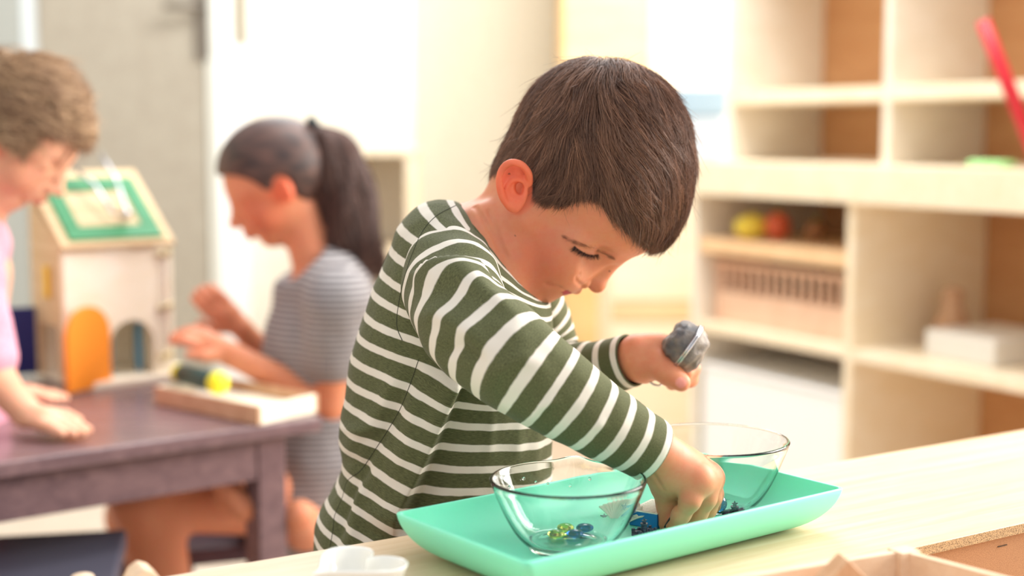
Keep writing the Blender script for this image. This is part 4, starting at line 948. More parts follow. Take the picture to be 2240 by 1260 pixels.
# orange arched door, open towards the left front; hinge and bolts
DX = HX @ Matrix.Translation((cx_ - .046, .026, .004)) @ Matrix.Rotation(PI + .42, 4, 'Z')
mb = MB(); mb.xf = DX; mb.prism(archpoly(.050, .098, 0, .134), 0, .009, 'y'); od = mb.build('orange_door', M['orange'], house, False, .0012)
BX = HX @ Matrix.Translation((x0_ - .003, BD - .02, .014)) @ Matrix.Rotation(PI - .25, 4, 'Z')
mb = MB(); mb.xf = BX; mb.box((0, 0, 0), (.085, .009, .112)); bd_ = mb.build('blue_door', M['blue'], house, False, .001)
mb = MB(); mb.xf = BX; mb.ball((.066, .012, .06), .006, 8); mb.ball((.066, .012, .082), .004, 8); mb.build('knob', M['steel'], bd_, True)
lb('yellow_bolt', (x0_ - .006, .085, .145), (x0_ - .0002, .103, .198), M['yellow'], house, HX)
for z in (.212, .122, .040):
    mb = MB(); mb.xf = HX; mb.box((x0_ + wl - .030, .0255, z - .005), (x0_ + wl - .006, .0297, z + .004)); mb.ball((x0_ + wl - .010, .024, z + .004), .0062, 8); mb.build('bolt', M['brass'], house, True)
mb = MB(); mb.xf = HX; mb.tube([(x0_ + wl - .016, .024, .21 - i * .008 + 0) if i % 2 else (x0_ + wl - .013, .0245, .21 - i * .008) for i in range(20)], .0018, 8); mb.build('chain', M['steel'], house, True)
lb('inner_panel', (cx_ - .035, .070, .012), (cx_ - .018, .074, .095), M['skyb'], house, HX); lb('inner_panel', (cx_ + .024, .070, .012), (cx_ + .036, .074, .095), M['skyb'], house, HX)
# ---------------- wooden activity tray with the peg
tr0 = T(565, 932, Z2); tr1 = T(338, 884, Z2); tr2 = T(697, 902, Z2)
ta = (tr1 - tr0).normalized(); tbv = (tr2 - tr0).normalized()
trl = (tr1 - tr0).length; trw = (tr2 - tr0).length * 1.0
ptray = empty('wooden_puzzle_tray', (tr0.x, tr0.y, Z2), 'shallow pale wooden tray with raised rim on the plum table corner', 'tray')
def pz(name, u0, u1, v0, v1, z0, z1, mt):
    mb = MB(); P4 = [tr0 + ta * u + tbv * v for u, v in ((u0, v0), (u1, v0), (u1, v1), (u0, v1))]
    mb.add([Vector((p.x, p.y, Z2 + z)) for z in (z0, z1) for p in P4], [(0, 3, 2, 1), (4, 5, 6, 7), (0, 1, 5, 4), (1, 2, 6, 5), (2, 3, 7, 6), (3, 0, 4, 7)]); return mb.build(name, mt, ptray, False, .001)
M['beech'] = wood('beech', lin(196, 152, 118), lin(212, 172, 138), .5, (1, 12, 12), (0, 0, 0), .03, 4, .3)
pz('base_board', .006, trl - .006, .006, trw - .006, .0005, .012, M['ply'])
pz('long_rim', 0, trl, 0, .0058, .0005, .028, M['beech']); pz('long_rim', 0, trl, trw - .0058, trw, .0005, .028, M['beech'])
pz('end_rim', 0, .0058, .006, trw - .006, .0005, .028, M['ply']); pz('end_rim', trl - .0058, trl, .006, trw - .006, .0005, .028, M['ply'])
peg = empty('toy_dumbbell', W(430, 846, 2.15), 'dark green peg with yellow ball ends lying on the wooden tray', 'toy')
ga, gb = W(398, 832, 2.20), W(470, 852, 2.12); ga.z = Z2 + .040; gb.z = Z2 + .040
M['dgreen'] = mat('paint_dark_green', lin(12, 62, 58), .4); M['lemon'] = mat('paint_lemon', lin(238, 232, 40), .45)
mb = MB(); mb.tube([ga, ga.lerp(gb, .06), ga.lerp(gb, .94), gb], [.013, .0155, .0155, .013], 20); mb.build('barrel', M['dgreen'], peg, True)
for p in (ga + (ga - gb).normalized() * .008, gb + (gb - ga).normalized() * .010):
    mb = MB(); mb.ball((p.x, p.y, p.z), .0175 if p.y < 2.17 else .014, 12); mb.build('ball', M['lemon'], peg, True)
# ---------------- stools
M['plum_dark'] = wood('plum_dark', lin(84, 64, 78), lin(104, 80, 92), .4, (2, 18, 18), (0, 0, 0), .03, 3.0, .4)
def stool(c, z, w_, d_, rz, lab, mt):
    s = empty('wooden_stool', (c.x, c.y, 0), lab, 'stool', rz=0); X = Matrix.Translation((c.x, c.y, 0)) @ Matrix.Rotation(rz, 4, 'Z')
    lb('seat', (-w_ / 2, -d_ / 2, z - .03), (w_ / 2, d_ / 2, z), mt, s, X, .006)
    for sx in (-1, 1):
        for sy in (-1, 1): lb('leg', (sx * (w_ / 2 - .03) - .018, sy * (d_ / 2 - .03) - .018, 0), (sx * (w_ / 2 - .03) + .018, sy * (d_ / 2 - .03) + .018, z - .0302), mt, s, X)
    lb('rail', (-w_ / 2 + .05, -d_ / 2 + .02, z - .11), (w_ / 2 - .05, -d_ / 2 + .035, z - .06), mt, s, X)
    return s
sg_ = W(560, 1130, 2.40); stool(sg_, sg_.z - .004, .34, .30, a2 * .5, 'plum-stained stool under the seated girl', M['plum_dark'])
sb_ = W(0, 1238, 1.80); stool(sb_, sb_.z, .30, .30, .2, 'dark grey stool top at the bottom left corner', mat('stool_grey', lin(66, 66, 80), .5))
# ---------------- a generic profile head (looking along image direction sgn*x, pitched)
def kid_head(C, yaw_dir, pitch, sc_, yawtoc=0.0):
    """C centre of skull, yaw_dir: +1 facing right / -1 left, pitch radians downwards"""
    f = Vector((yaw_dir * math.cos(pitch), -yawtoc, -math.sin(pitch))).normalized(); s = Vector((0, 1, 0)); s = (s - f * s.dot(f)).normalized(); u = s.cross(f)
    if u.z < 0: u = -u
    Rw = [f, u, s]
    P = lambda a, b, c: C + (f * a + u * b + s * c) * sc_
    o = [EL(C, (.086 * sc_, .078 * sc_, .070 * sc_), .03, Rw), EL(P(.030, -.025, 0), (.055 * sc_, .055 * sc_, .056 * sc_), .03, Rw), EL(P(.030, -.065, 0), (.042 * sc_, .040 * sc_, .046 * sc_), .03, Rw),
         EL(P(.050, -.100, 0), (.020 * sc_, .018 * sc_, .022 * sc_), .02, Rw), EL(P(.078, -.073, 0), (.013 * sc_, .016 * sc_, .018 * sc_), .010, Rw)]
    for k in (1, -1):
        o += [EL(P(.045, -.062, .030 * k), (.028 * sc_,) * 3, .012, Rw), EL(P(.086, -.030, .032 * k), (.012 * sc_, .010 * sc_, .013 * sc_), .010, Rw, True), EL(P(.068, -.031, .031 * k), (.0125 * sc_,) * 3, .003, Rw),
              EL(P(-.004, -.040, .066 * k), (.011 * sc_, .021 * sc_, .010 * sc_), .006, Rw), EL(P(.001, -.040, .078 * k), (.006 * sc_, .011 * sc_, .006 * sc_), .003, Rw, True),
              EL(P(.090, -.061, .009 * k), (.007 * sc_, .006 * sc_, .006 * sc_), .004, Rw)]
    o += [CP(P(.083, -.026, 0), P(.097, -.056, 0), .007 * sc_, .0085 * sc_, .008), EL(P(.100, -.057, 0), (.0075 * sc_,) * 3, .005, Rw)]
    for k in (1, -1): o += [CP(P(.088, -.080, 0), P(.074, -.082, .018 * k), .0045 * sc_, .003 * sc_, .003), CP(P(.084, -.088, 0), P(.073, -.087, .015 * k), .0042 * sc_, .003 * sc_, .003)]
    return o, P, Rw
def hand_sdf(wr, dirv, up, sc_=1.0, spread=.010, curl=0.3):
    dirv = dirv.normalized(); up = (up - dirv * up.dot(dirv)).normalized(); sd = dirv.cross(up); o = []
    o.append(CP(wr, wr + dirv * .035 * sc_, .017 * sc_, .017 * sc_, .01)); o.append(EL(wr + dirv * .034 * sc_, (.028 * sc_, .013 * sc_, .024 * sc_), .01, [dirv, up, sd]))
    for i, (L, off) in enumerate(((.046, -.020), (.050, -.007), (.046, .006), (.037, .018))):
        b = wr + dirv * .052 * sc_ + sd * off * sc_; m = b + (dirv + sd * off * 6 * spread - up * curl * .4).normalized() * L * .5 * sc_; e = m + (dirv - up * curl * 1.4).normalized() * L * .5 * sc_
        o += [CP(b, m, .0082 * sc_, .0075 * sc_, .004), CP(m, e, .0075 * sc_, .006 * sc_, .002)]
    t0 = wr + dirv * .018 * sc_ - sd * .018 * sc_; t1 = t0 + (dirv * .7 - sd * .7).normalized() * .024 * sc_; t2 = t1 + (dirv * .95 - sd * .3 - up * .2).normalized() * .022 * sc_
    o += [CP(t0, t1, .011 * sc_, .009 * sc_, .006), CP(t1, t2, .009 * sc_, .0068 * sc_, .002)]
    return o
def kid_body(name, ops, parent, tints, h=.0022, base=None):
    V, F = sdf_mesh(name, ops, h); t = np.tile(col3(base or SK['skin']), (len(V), 1))
    for c, r, col, amt in tints:
        d = np.linalg.norm(V - np.array(c), axis=1) / r; w_ = (np.clip(1 - d ** 2, 0, 1) ** .6 * amt)[:, None]; t = t * (1 - w_) + col3(col) * w_
    me = npmesh(name, V, F); colattr(me, 'tint', np.concatenate([t, np.ones((len(V), 1))], 1)); return link(name, me, M['skin'], parent)
def swell_mesh(name, ops, h, mt, parent, st=None, su=None, amp=.0015):
    V, F = sdf_mesh(name, ops, h); n = vnormals(V, F[:, ::1]); V = V + n * (nz(V, 30, 2.0) * amp)[:, None]; me = npmesh(name, V, F)
    if st is not None: fattr(me, 'st', st(V)); fattr(me, 'su', su(V) if su else V[:, 0] * 20)
    return link(name, me, mt, parent)
# ---------------- the girl (faces left)
YG = 2.30
GC = W(604, 368, YG); girl = empty('person', (W(690, 1100, YG).x, YG, 0), 'girl with dark ponytail and grey striped short-sleeved top, seated at the plum table', 'child')
gh, GP, GR = kid_head(GC, -1, .40, .98, .12)
shL, shR = W(735, 665, YG - .11), W(700, 670, YG + .11)
elb = W(722, 885, YG - .07)
wrL = W(505, 775, YG - .10); hdL = W(430, 735, YG - .10)
gops = gh + [CP(W(660, 470, YG), W(700, 600, YG), .036, .040, .02), CP(W(712, 690, YG), W(700, 1000, YG), .075, .080, .03),
             CP(shL, elb, .036, .027, .02), CP(elb, wrL, .026, .019, .012), CP(shR, W(600, 800, YG + .14), .034, .026, .02), CP(W(600, 800, YG + .14), W(525, 715, YG + .08), .025, .018, .012)]
gops += hand_sdf(wrL, hdL - wrL, Vector((0, -.5, 1)), .95, curl=.5) + hand_sdf(W(525, 715, YG + .08), W(470, 665, YG + .06) - W(525, 715, YG + .08), Vector((0, -1, .2)), .95, curl=.7)
hipz = W(680, 1080, YG); knee = W(320, 1088, YG - .20); foot = W(400, 1420, YG - .15); foot.z = .05
knee2 = W(300, 1130, YG + .10); foot2 = Vector((knee2.x + .08, knee2.y, .05))
gops += [CP(hipz, knee, .070, .052, .03), CP(knee, foot, .050, .036, .02), CP(foot, foot + Vector((-.09, -.01, -.02)), .030, .022, .02), CP(hipz + Vector((0, .12, 0)), knee2, .070, .052, .03), CP(knee2, foot2, .048, .036, .02), CP(foot2, foot2 + Vector((-.09, 0, -.02)), .030, .022, .02)]
gops += [CP(hipz + Vector((.02, .10, 0)), W(500, 1080, YG - .22), .05, .028, .02), CP(W(478, 1046, YG - .26), W(535, 1112, YG - .26), .016, .020, .02), CP(hipz + Vector((0, -.05, -.05)), W(655, 1128, YG - .24), .04, .024, .02)]
kid_body('body', gops, girl, [(GP(.05, -.06, -.05), .045, SK['red'], .6), (GP(0, -.04, -.07), .03, SK['ear'], 1), (GP(.084, -.084, 0), .012, SK['lip'], .7)])
# top (short sleeves) and skirt-like lower part, fine horizontal stripes
M['girl_top'] = stripe_mat('girl_top_jersey', lin(84, 80, 84), lin(182, 178, 178), .42, soft=.08)
topo = [CP(W(712, 640, YG), W(708, 760, YG), .080, .092, .03), CP(W(708, 760, YG), W(690, 1030, YG), .092, .098, .03), CP(W(690, 1030, YG), W(672, 1085, YG), .105, .118, .04),
        CP(W(700, 625, YG + .02), shL + Vector((.005, 0, .01)), .060, .046, .03), CP(W(700, 625, YG), shR, .060, .044, .03), CP(shL, shL.lerp(elb, .50), .049, .045, .02), CP(shR, shR.lerp(W(600, 800, YG + .14), .5), .046, .044, .02)]
topo += [EL(W(640, 560, YG - .01), (.055, .075, .045), .015, None, True)]
swell_mesh('striped_top', topo, .004, M['girl_top'], girl, lambda V: V[:, 2] / .0090, None, .002)
# hair: dark cap drawn back, band and ponytail
def capops(GP_, Rw, sc_, ext=.007):
    return [EL(GP_(0, 0, 0), ((.086 + ext) * sc_, (.078 + ext) * sc_, (.070 + ext) * sc_), .02, Rw), EL(GP_(.016, .004, 0), ((.072 + ext) * sc_, (.068 + ext) * sc_, (.062 + ext) * sc_), .02, Rw)]
cap = capops(GP, GR, .98, .006) + [EL(GP(.100, -.034, 0), (.080, .056, .12), .012, GR, True), EL(GP(.030, -.075, 0), (.050, .048, .12), .012, GR, True), EL(GP(.0, -.040, -.080), (.018, .026, .030), .004, GR, True)]
Vc, Fc = sdf_mesh('hair', cap, .0025)
fC, gC = grad(cap, Vc); 
sh_ = .5 + .9 * nz(Vc @ np.array(Matrix(((1, 0, 0), (0, 3, 0), (0, 0, 3)))), 25, 3.0)
me = npmesh('hair', Vc, Fc); fattr(me, 'shade', np.clip(sh_ * .5, 0, 1)); ghair = link('hair', me, M['hair_dark'], girl)
tie = W(690, 285, YG + .0); n_t = 2600
keys0 = [(690, 283), (735, 300), (772, 390), (775, 470), (790, 560), (800, 620)]
def ponytail(n, cen, wid, parent, mt, rad, wav=.006, Y0=YG):
    K = np.array([tuple(W(x, y, Y0)) for x, y in cen]); m = 18; C = crom(K, 6); C = C[np.linspace(0, len(C) - 1, m).astype(int)]
    t = np.linspace(0, 1, m); wd = np.interp(t, np.linspace(0, 1, len(wid)), wid)
    a = rng.uniform(0, 2 * PI, n); r = np.sqrt(rng.uniform(0, 1, n)); off = np.stack([np.cos(a) * r, np.sin(a) * r * .8, np.zeros(n)], 1)
    ph = off[:, 0] * 5 + rng.normal(0, .4, n)
    P = C[None] + off[:, None, :] * wd[None, :, None]
    P[..., 0] += wav * np.sin(t[None] * 17 + ph[:, None]) * t[None]; P[..., 1] += wav * np.cos(t[None] * 15 + ph[:, None]) * t[None]
    P += rng.normal(0, .0012, P.shape) * t[None, :, None]
    endf = rng.uniform(.78, 1.0, n)[:, None] * (m - 1) * np.linspace(0, 1, m)[None]; i0 = np.minimum(endf.astype(int), m - 2); f = (endf - i0)[..., None]; ar = np.arange(n)[:, None]
    P = P[ar, i0] * (1 - f) + P[ar, i0 + 1] * f
    v, fq = strand_mesh(P, np.full(n, rad)); me = npmesh('ponytail', v, fq); fattr(me, 'shade', np.repeat(np.clip(rng.beta(1.5, 2.5, n), 0, 1), m * 3)); return link('ponytail', me, mt, parent)
ponytail(3600, [(686, 275), (722, 300), (750, 380), (760, 460), (776, 545), (792, 612)], [.012, .036, .046, .050, .050, .032], girl, M['hair_dark'], .0010)
mb = MB(); tc_ = W(690, 276, YG); mb.xf = Matrix.Translation(tc_) @ Matrix.Rotation(.9, 4, 'Y'); mb.lathe([(.013 + .006 * math.cos(2 * PI * i / 12), .007 * math.sin(2 * PI * i / 12)) for i in range(13)], 24); mb.build('hair_band', mat('band_black', lin(16, 26, 30), .7), girl, True)
# ---------------- the blond child (faces right)
YB = 2.02
BC = W(50, 252, YB); blond = empty('person', (W(-60, 1000, YB).x, YB, 0), 'blond child in pink leaning one hand on the plum table at the left edge', 'child')
bh, BP, BR = kid_head(BC, 1, .62, 1.02, .05)
bsh = W(-68, 600, YB - .06); belb = W(-10, 830, YB - .10); bw = W(60, 950, YB - .09); bw.z = Z2 + .030
bops = bh + [CP(W(-5, 380, YB), W(-60, 480, YB), .036, .040, .02), CP(W(-95, 600, YB), W(-150, 1000, YB), .075, .078, .03), CP(bsh, belb, .033, .026, .02), CP(belb, bw, .0255, .020, .012)]
bops += hand_sdf(bw, T(230, 958, Z2 + .012) - bw, Vector((0, 0, 1)), 1.0, spread=.05, curl=.12)
bw2 = W(20, 885, YB + .10); bw2.z = Z2 + .022; bops += [CP(W(-60, 600, YB + .09), W(-60, 820, YB + .14), .033, .026, .02), CP(W(-60, 820, YB + .14), bw2, .025, .018, .012)] + hand_sdf(bw2, Vector((1, -.1, 0)), Vector((0, 0, 1)), .85, curl=.2)
bhip = W(-150, 1080, YB); bops += [CP(bhip + Vector((0, -.06, 0)), Vector((bhip.x + .02, bhip.y - .06, .06)), .065, .036, .03), CP(bhip + Vector((0, .06, 0)), Vector((bhip.x + .02, bhip.y + .06, .06)), .065, .036, .03)]
for k in (-.06, .06): bops.append(CP(Vector((bhip.x + .02, bhip.y + k, .028)), Vector((bhip.x + .11, bhip.y + k, .024)), .026, .020, .02))
kid_body('body', bops, blond, [(BP(.05, -.06, -.05), .045, SK['red'], .3), (BP(0, -.04, -.07), .035, SK['ear'], 1), (BP(.084, -.084, 0), .012, SK['lip'], .7)], base=lin(232, 176, 146))
M['pink'] = speckle('pink_jersey', lin(224, 150, 170), lin(234, 172, 190), .85, 200)
po = [CP(W(-105, 540, YB), W(-150, 850, YB), .080, .092, .03), CP(W(-130, 850, YB), W(-150, 1060, YB), .092, .105, .03), CP(W(-85, 530, YB - .05), bsh, .045, .043, .03), CP(bsh, bsh.lerp(belb, .8), .042, .038, .02), CP(W(-85, 530, YB + .05), W(-80, 600, YB + .09), .045, .042, .03), CP(W(-80, 600, YB + .09), W(-75, 760, YB + .12), .042, .038, .02)]
swell_mesh('pink_top', po, .004, M['pink'], blond, amp=.003)
HB = capops(BP, BR, .97, .004) + []
def in_b(P, jit):
    q = (np.asarray(P) - np.array(BP(0, 0, 0))); f = q @ np.array(BR[0]); u = q @ np.array(BR[1]); s = q @ np.array(BR[2])
    j = 0 if np.isscalar(jit) else jit[:, 0] * .0005
    return ~((f > .056 + j) & (u < .012)) & ~((u < -.035 + j)) | ((f < -.03) & (u > -.06 + j))
grow_hair('hair', 7000, BP(0, 0, 0), .09, BP(-.05, .07, 0), bh[:3], in_b, M['hair_blond'], blond, lay=(.002, .020), steps=14, ds=.007, m=12, radius=.0008, clumps=340, clump_w=.9, swirl=1.3, wob=1.7, seedv=5.0, fly=.35, tuft=.010, lift=.008)
# ================================================================ ROOM
def st(name, lo, hi, mt, X=Matrix(), bev=0):
    mb = MB(); mb.xf = X; mb.box(lo, hi); o = mb.build(name, mt, None, False, bev); return tag(o, kind='structure')
M['wall'] = speckle('wall_white', lin(236, 228, 208), lin(240, 234, 216), .85, 40, .03)
M['floor'] = wood('floor_vinyl', lin(196, 180, 162), lin(208, 194, 178), .45, (2, 10, 10), (0, 0, 0), .02, 2.0, .4)
st('floor', (-3.2, -1.0, -.05), (3.2, 5.3, 0), M['floor'])
YW = 5.0
st('wall_back', (-3.2, YW, 0), (3.2, YW + .12, 2.9), M['wall'])
st('wall_left', (-3.2, -1.0, 0), (-3.1, YW - .002, 2.9), M['wall'])
# right wall with the big window the daylight comes through
st('wall_right', (2.9, -1.0, 0), (3.0, YW - .002, .75), M['wall']); st('wall_right', (2.9, -1.0, .7505), (3.0, .4, 2.9), M['wall']); st('wall_right', (2.9, 3.4, .7505), (3.0, YW - .002, 2.9), M['wall']); st('wall_right', (2.9, .4005, 2.5), (3.0, 3.3995, 2.9), M['wall'])
fr_ = empty('window_1', (2.95, 1.9, .75)); tag(fr_, kind='structure'); M['upvc'] = mat('window_frame_white', lin(236, 236, 234), .4)
for n_, lo, hi in (('frame', (2.93, .41, .76), (2.97, .47, 2.49)), ('frame', (2.93, 3.33, .76), (2.97, 3.39, 2.49)), ('mullion', (2.93, 1.87, .82), (2.97, 1.93, 2.44)), ('frame', (2.93, .475, .76), (2.97, 3.325, .815)), ('frame', (2.93, .475, 2.445), (2.97, 3.325, 2.49))):
    mb = MB(); mb.box(lo, hi); mb.build(n_, M['upvc'], fr_)
# left: grey-beige door leaf with its bright frame and handle
M['door'] = speckle('door_greige', lin(164, 156, 142), lin(170, 163, 149), .55, 20, .02)
YD = 4.2
dl0 = W(100, 600, YD).x; dl1 = W(462, 600, YD).x
dr_ = empty('door_1', ((dl0 + dl1) / 2, YD, 0)); tag(dr_, kind='structure')
mb = MB(); mb.box((dl0 + .004, YD, .01), (dl1, YD + .045, 2.35)); mb.build('leaf', M['door'], dr_, False, .002)
hp_ = W(444, 62, YD); M['dkmetal'] = mat('dark_metal', lin(112, 104, 94), .4, .3)
mb = MB(); mb.box((hp_.x - .020, YD - .012, hp_.z - .09), (hp_.x + .020, YD - .0005, hp_.z + .14)); plate_ = mb.build('handle_plate', M['dkmetal'], dr_, False, .002)
mb = MB(); mb.tube([(hp_.x, YD - .012, hp_.z + .06), (hp_.x, YD - .05, hp_.z + .06), (hp_.x - .10, YD - .05, hp_.z + .06)], .010, 10); mb.build('lever', M['dkmetal'], plate_, True)
M['gl'] = mat('cool_white_panel', lin(226, 236, 240), .4)
x_a, x_b = W(45, 80, YD).x, W(96, 80, YD).x
gp = W(40, 0, YD).x
st('wall_left', (-3.099, YD + .01, 0), (gp - .12, YD + .05, 2.9), M['door'])
# pale strip beside the door: sidelight with frame
st('trim_1', (gp - .118, YD + .006, 0), (x_a, YD + .05, 2.35), mat('door_frame_grey', lin(168, 172, 168), .5))
st('window_2', (x_a + .001, YD + .015, W(0, 190, YD).z), (x_b, YD + .045, 2.35), M['gl'])
st('trim_2', (x_a + .001, YD + .006, 0), (x_b, YD + .05, W(0, 190, YD).z - .001), M['door'])
st('trim_3', (x_b + .001, YD + .006, 0), (dl0, YD + .05, 2.35), M['door'])
x_c, x_d = W(466, 300, YD).x, W(536, 300, YD).x
st('trim_4', (dl1 + .004, YD - .01, 0), (dl1 + .030, YD + .06, 2.35), mat('door_frame_light', lin(214, 216, 208), .5))
M['bright'] = mat('gloss_white', lin(250, 250, 250), .35)
st('lit_gap_1', (dl1 + .031, YD + .01, 0), (x_d, YD + .06, W(0, 100, YD).z), M['bright'])  # white boards stand in for the window-lit gap beside the door
st('lit_gap_2', (dl1 + .031, YD + .01, W(0, 99, YD).z), (x_d - .04, YD + .06, 2.35), M['bright'])
# pale partition wall behind the girl
st('wall_back', (x_d + .001, YD + .05, 0), (W(900, 300, YD).x, YD + .12, 2.9), speckle('wall_cream', lin(234, 228, 214), lin(238, 233, 220), .8, 30, .02))
# ---------------- pale cabinet behind the girl's ponytail
M['birch'] = wood('birch_light', lin(246, 228, 196), lin(251, 237, 212), .5, (1, 8, 8), (0, 0, 0), .02, 2.5, .35)
M['birch_shaded'] = wood('birch_shaded', lin(200, 146, 100), lin(212, 162, 116), .55, (1, 1, 6), (0, 0, 0), .02, 2.5, .3)  # shade inside the shelf bays put into the colour of the backs
M['lit_div'] = wood('lit_divider', lin(236, 226, 208), lin(242, 234, 220), .5, (1, 8, 8), (0, 0, 0), .02, 2.5, .3)  # window light on the divider faces put into this paler colour
M['white_panel'] = mat('white_melamine', lin(238, 234, 226), .45)
def carcass(name, X, Wd, Dp, Hh, shelves, label, cat, mt=None, back=None, divs=(), th=.022, front=None, closed=(), group=None):
    mt = mt or M['birch']; back = back or mt; c = X @ Vector((Wd / 2, Dp / 2, 0)); r = empty(name, c, label, cat, group)
    def b(n, lo, hi, m_): return lb(n, lo, hi, m_, r, X, .0015)
    b('side_panel', (0, 0, 0), (th, Dp, Hh - th - .0005), mt); b('side_panel', (Wd - th, 0, 0), (Wd, Dp, Hh - th - .0005), mt); b('top', (-.004, -.004, Hh - th), (Wd + .004, Dp, Hh), mt)
    b('back_panel', (th + .0005, Dp - .008, .05), (Wd - th - .0005, Dp - .0005, Hh - th - .0005), back)
    for z in shelves: b('shelf', (th + .0005, .003, z), (Wd - th - .0005, Dp - .009, z + th), mt)
    for x in divs: b('divider', (x, .0015, .05), (x + th, Dp - .010, Hh - th - .001), mt)
    for (x0, x1, z0, z1, m_) in closed: b('door', (x0, -.018, z0), (x1, -.0005, z1), m_)
    return r
YC = 3.9
ca = W(770, 0, YC).x; cbx = W(905, 0, YC).x
cz = W(0, 322, YC).z
carcass('low_cabinet', Matrix.Translation((ca, YC - .06, 0)), cbx - ca, .26, cz, [.3, .6], 'small pale wooden cabinet behind the girl and the boy', 'cabinet', M['birch'], M['white_panel'])
M['peach'] = wood('peach_ply', lin(238, 196, 150), lin(244, 208, 164), .5, (1, 8, 8), (0, 0, 0), .02, 2.5, .35)
M['cupboard'] = wood('cupboard_ply', lin(228, 188, 132), lin(236, 202, 150), .5, (1, 8, 8), (0, 0, 0), .02, 2.5, .35)
# ---------------- tall cream cupboard behind the boy's head
YT = 4.5
t0, t1 = W(1226, 0, YT).x, W(1425, 0, YT).x
carcass('tall_cupboard', Matrix.Translation((t0, YT, 0)), t1 - t0, .42, 2.2, [.4, .8, 1.2, 1.6], 'tall cream wooden cupboard behind the boy', 'cupboard', M['cupboard'], closed=[(.01, t1 - t0 - .01, .06, 2.15, M['cupboard'])])
# ---------------- lower cabinet with white end panel, a blue-topped crate standing on it
YL = 3.75
l0, l1 = W(1335, 0, YL).x, W(1592, 0, YL).x; lz = W(0, 352, YL).z; zdr = W(0, 655, YL).z
carcass('base_cabinet', Matrix.Translation((l0, YL, 0)), l1 - l0, .45, lz, [.30], 'cream base cabinet behind the strainer and the boy\'s face', 'cabinet', M['birch'], closed=[(.01, l1 - l0 - .01, zdr, lz - .03, M['birch']), (.01, l1 - l0 - .01, zdr - .056, zdr - .004, M['peach']), (.01, l1 - l0 - .01, .06, zdr - .060, M['birch'])])
crt = empty('storage_crate', (W(1535, 0, YL).x, YL + .15, lz), 'pale blue and white storage crate on the base cabinet', 'crate'); M['paleblue'] = mat('plastic_pale_blue', lin(158, 184, 204), .5); M['offwhite'] = mat('plastic_white', lin(196, 208, 222), .5)
q0, q1 = W(1478, 0, YL + .04).x, W(1592, 0, YL + .04).x; qz = W(0, 192, YL + .04).z
mb = MB(); mb.box((q0, YL + .04, lz + .001), (q1, YL + .30, qz - .075)); mb.build('body', M['offwhite'], crt, False, .01)
mb = MB(); mb.box((q0 - .004, YL + .035, qz - .0745), (q1 + .004, YL + .305, qz)); mb.build('lid', M['paleblue'], crt, False, .006)
# ---------------- the long open shelf on the right (runs away to the left)
al = math.radians(30); e1 = Vector((-math.sin(al), math.cos(al), 0)); e2 = Vector((math.cos(al), math.sin(al), 0))
Y0 = 2.7; S0 = Vector((.36 * Y0, Y0, 0)) - e1 * .42
SXu = Matrix(((-e1.x, e2.x, 0, 0), (-e1.y, e2.y, 0, 0), (0, 0, 1, 0), (0, 0, 0, 1)))      # x along the front (towards us), y into the shelf
def shelf_pt(px):                                       # distance along e1 from S0 where the front line is seen at px
    k = (px - 1120) / FPX; # (S0.x + e1.x t) = k (S0.y + e1.y t)
    return (k * S0.y - S0.x) / (e1.x - k * e1.y)
tfar = shelf_pt(1585); LNs = tfar
def shelf_X(off): 
    o = S0 + e1 * LNs + e2 * off; m = SXu.copy(); m.translation = o; return m
ZC = H - .068
low = empty('open_shelf', S0 + e1 * LNs * .5, 'long pale wooden open shelf with counter top on the right', 'shelf')
XL = shelf_X(-.10); XU = shelf_X(0)
def lbs(n, lo, hi, m_, X=XL, par=low, bev=.0015): return lb(n, lo, hi, m_, par, X, bev)
lbs('counter', (-.01, -.012, ZC - .078), (LNs, .41, ZC), M['birch'])
dpos = lambda px, off: LNs - shelf_pt2(px, off)
def shelf_pt2(px, off):
    k = (px - 1120) / FPX; O = S0 + e2 * off; return (k * O.y - O.x) / (e1.x - k * e1.y)
lbs('back_panel', (.0, .395, .06), (LNs, .405, ZC - .0785), M['birch_shaded'])
xd = dpos(1868, -.10)
for x in (0, xd - .02, LNs - .022): lbs('divider', (x, 0, 0), (x + .022, .394, ZC - .0785), M['lit_div'] if x < .01 else M['birch'])
zs = H - .452
for (xa, xb) in ((.0225, xd - .0205), (xd + .0025, LNs - .0225)):
    lbs('shelf', (xa, .002, zs - .024), (xb, .394, zs), M['birch']); lbs('shelf', (xa, .002, .06), (xb, .394, .084), M['birch'])
lbs('shelf', (.0225, .006, H - .285), (xd - .0205, .394, H - .25), M['peach'])
# upper unit standing on the counter
up = empty('upper_shelf', S0 + e1 * LNs * .5 + e2 * .15 + Vector((0, 0, ZC)), 'upper pale wooden shelf unit with shade-toned tan backs standing on the counter', 'shelf')
def lbu(n, lo, hi, m_): return lb(n, lo, hi, m_, up, XU, .0015)
xu = dpos(1932, 0)
for x in (0, xd * 0 + xu - .011, LNs - .022): lbu('divider', (x, 0, ZC + .0005), (x + .022, .288, 1.90), M['lit_div'])
lbu('back_panel', (.0, .2885, ZC + .001), (LNs, .2965, 1.90), M['birch_shaded'])
zA = H + .083
for z in (zA, zA + .42):
    lbu('shelf', (.0225, .001, z - .016), (xu - .0115, .288, z + .016), M['birch']); lbu('shelf', (xu + .0115, .001, z - .016), (LNs - .0225, .288, z + .016), M['birch'])
lbu('top', (-.005, -.004, 1.9005), (LNs, .297, 1.925), M['birch'])
# white inserts standing in the two far left bays, as the photograph shows pale grounds there
# ---------------- things on the shelves
def P3(X, x, y, z): return X @ Vector((x, y, z))
def atL(px, py, Y): return W(px, py, Y)
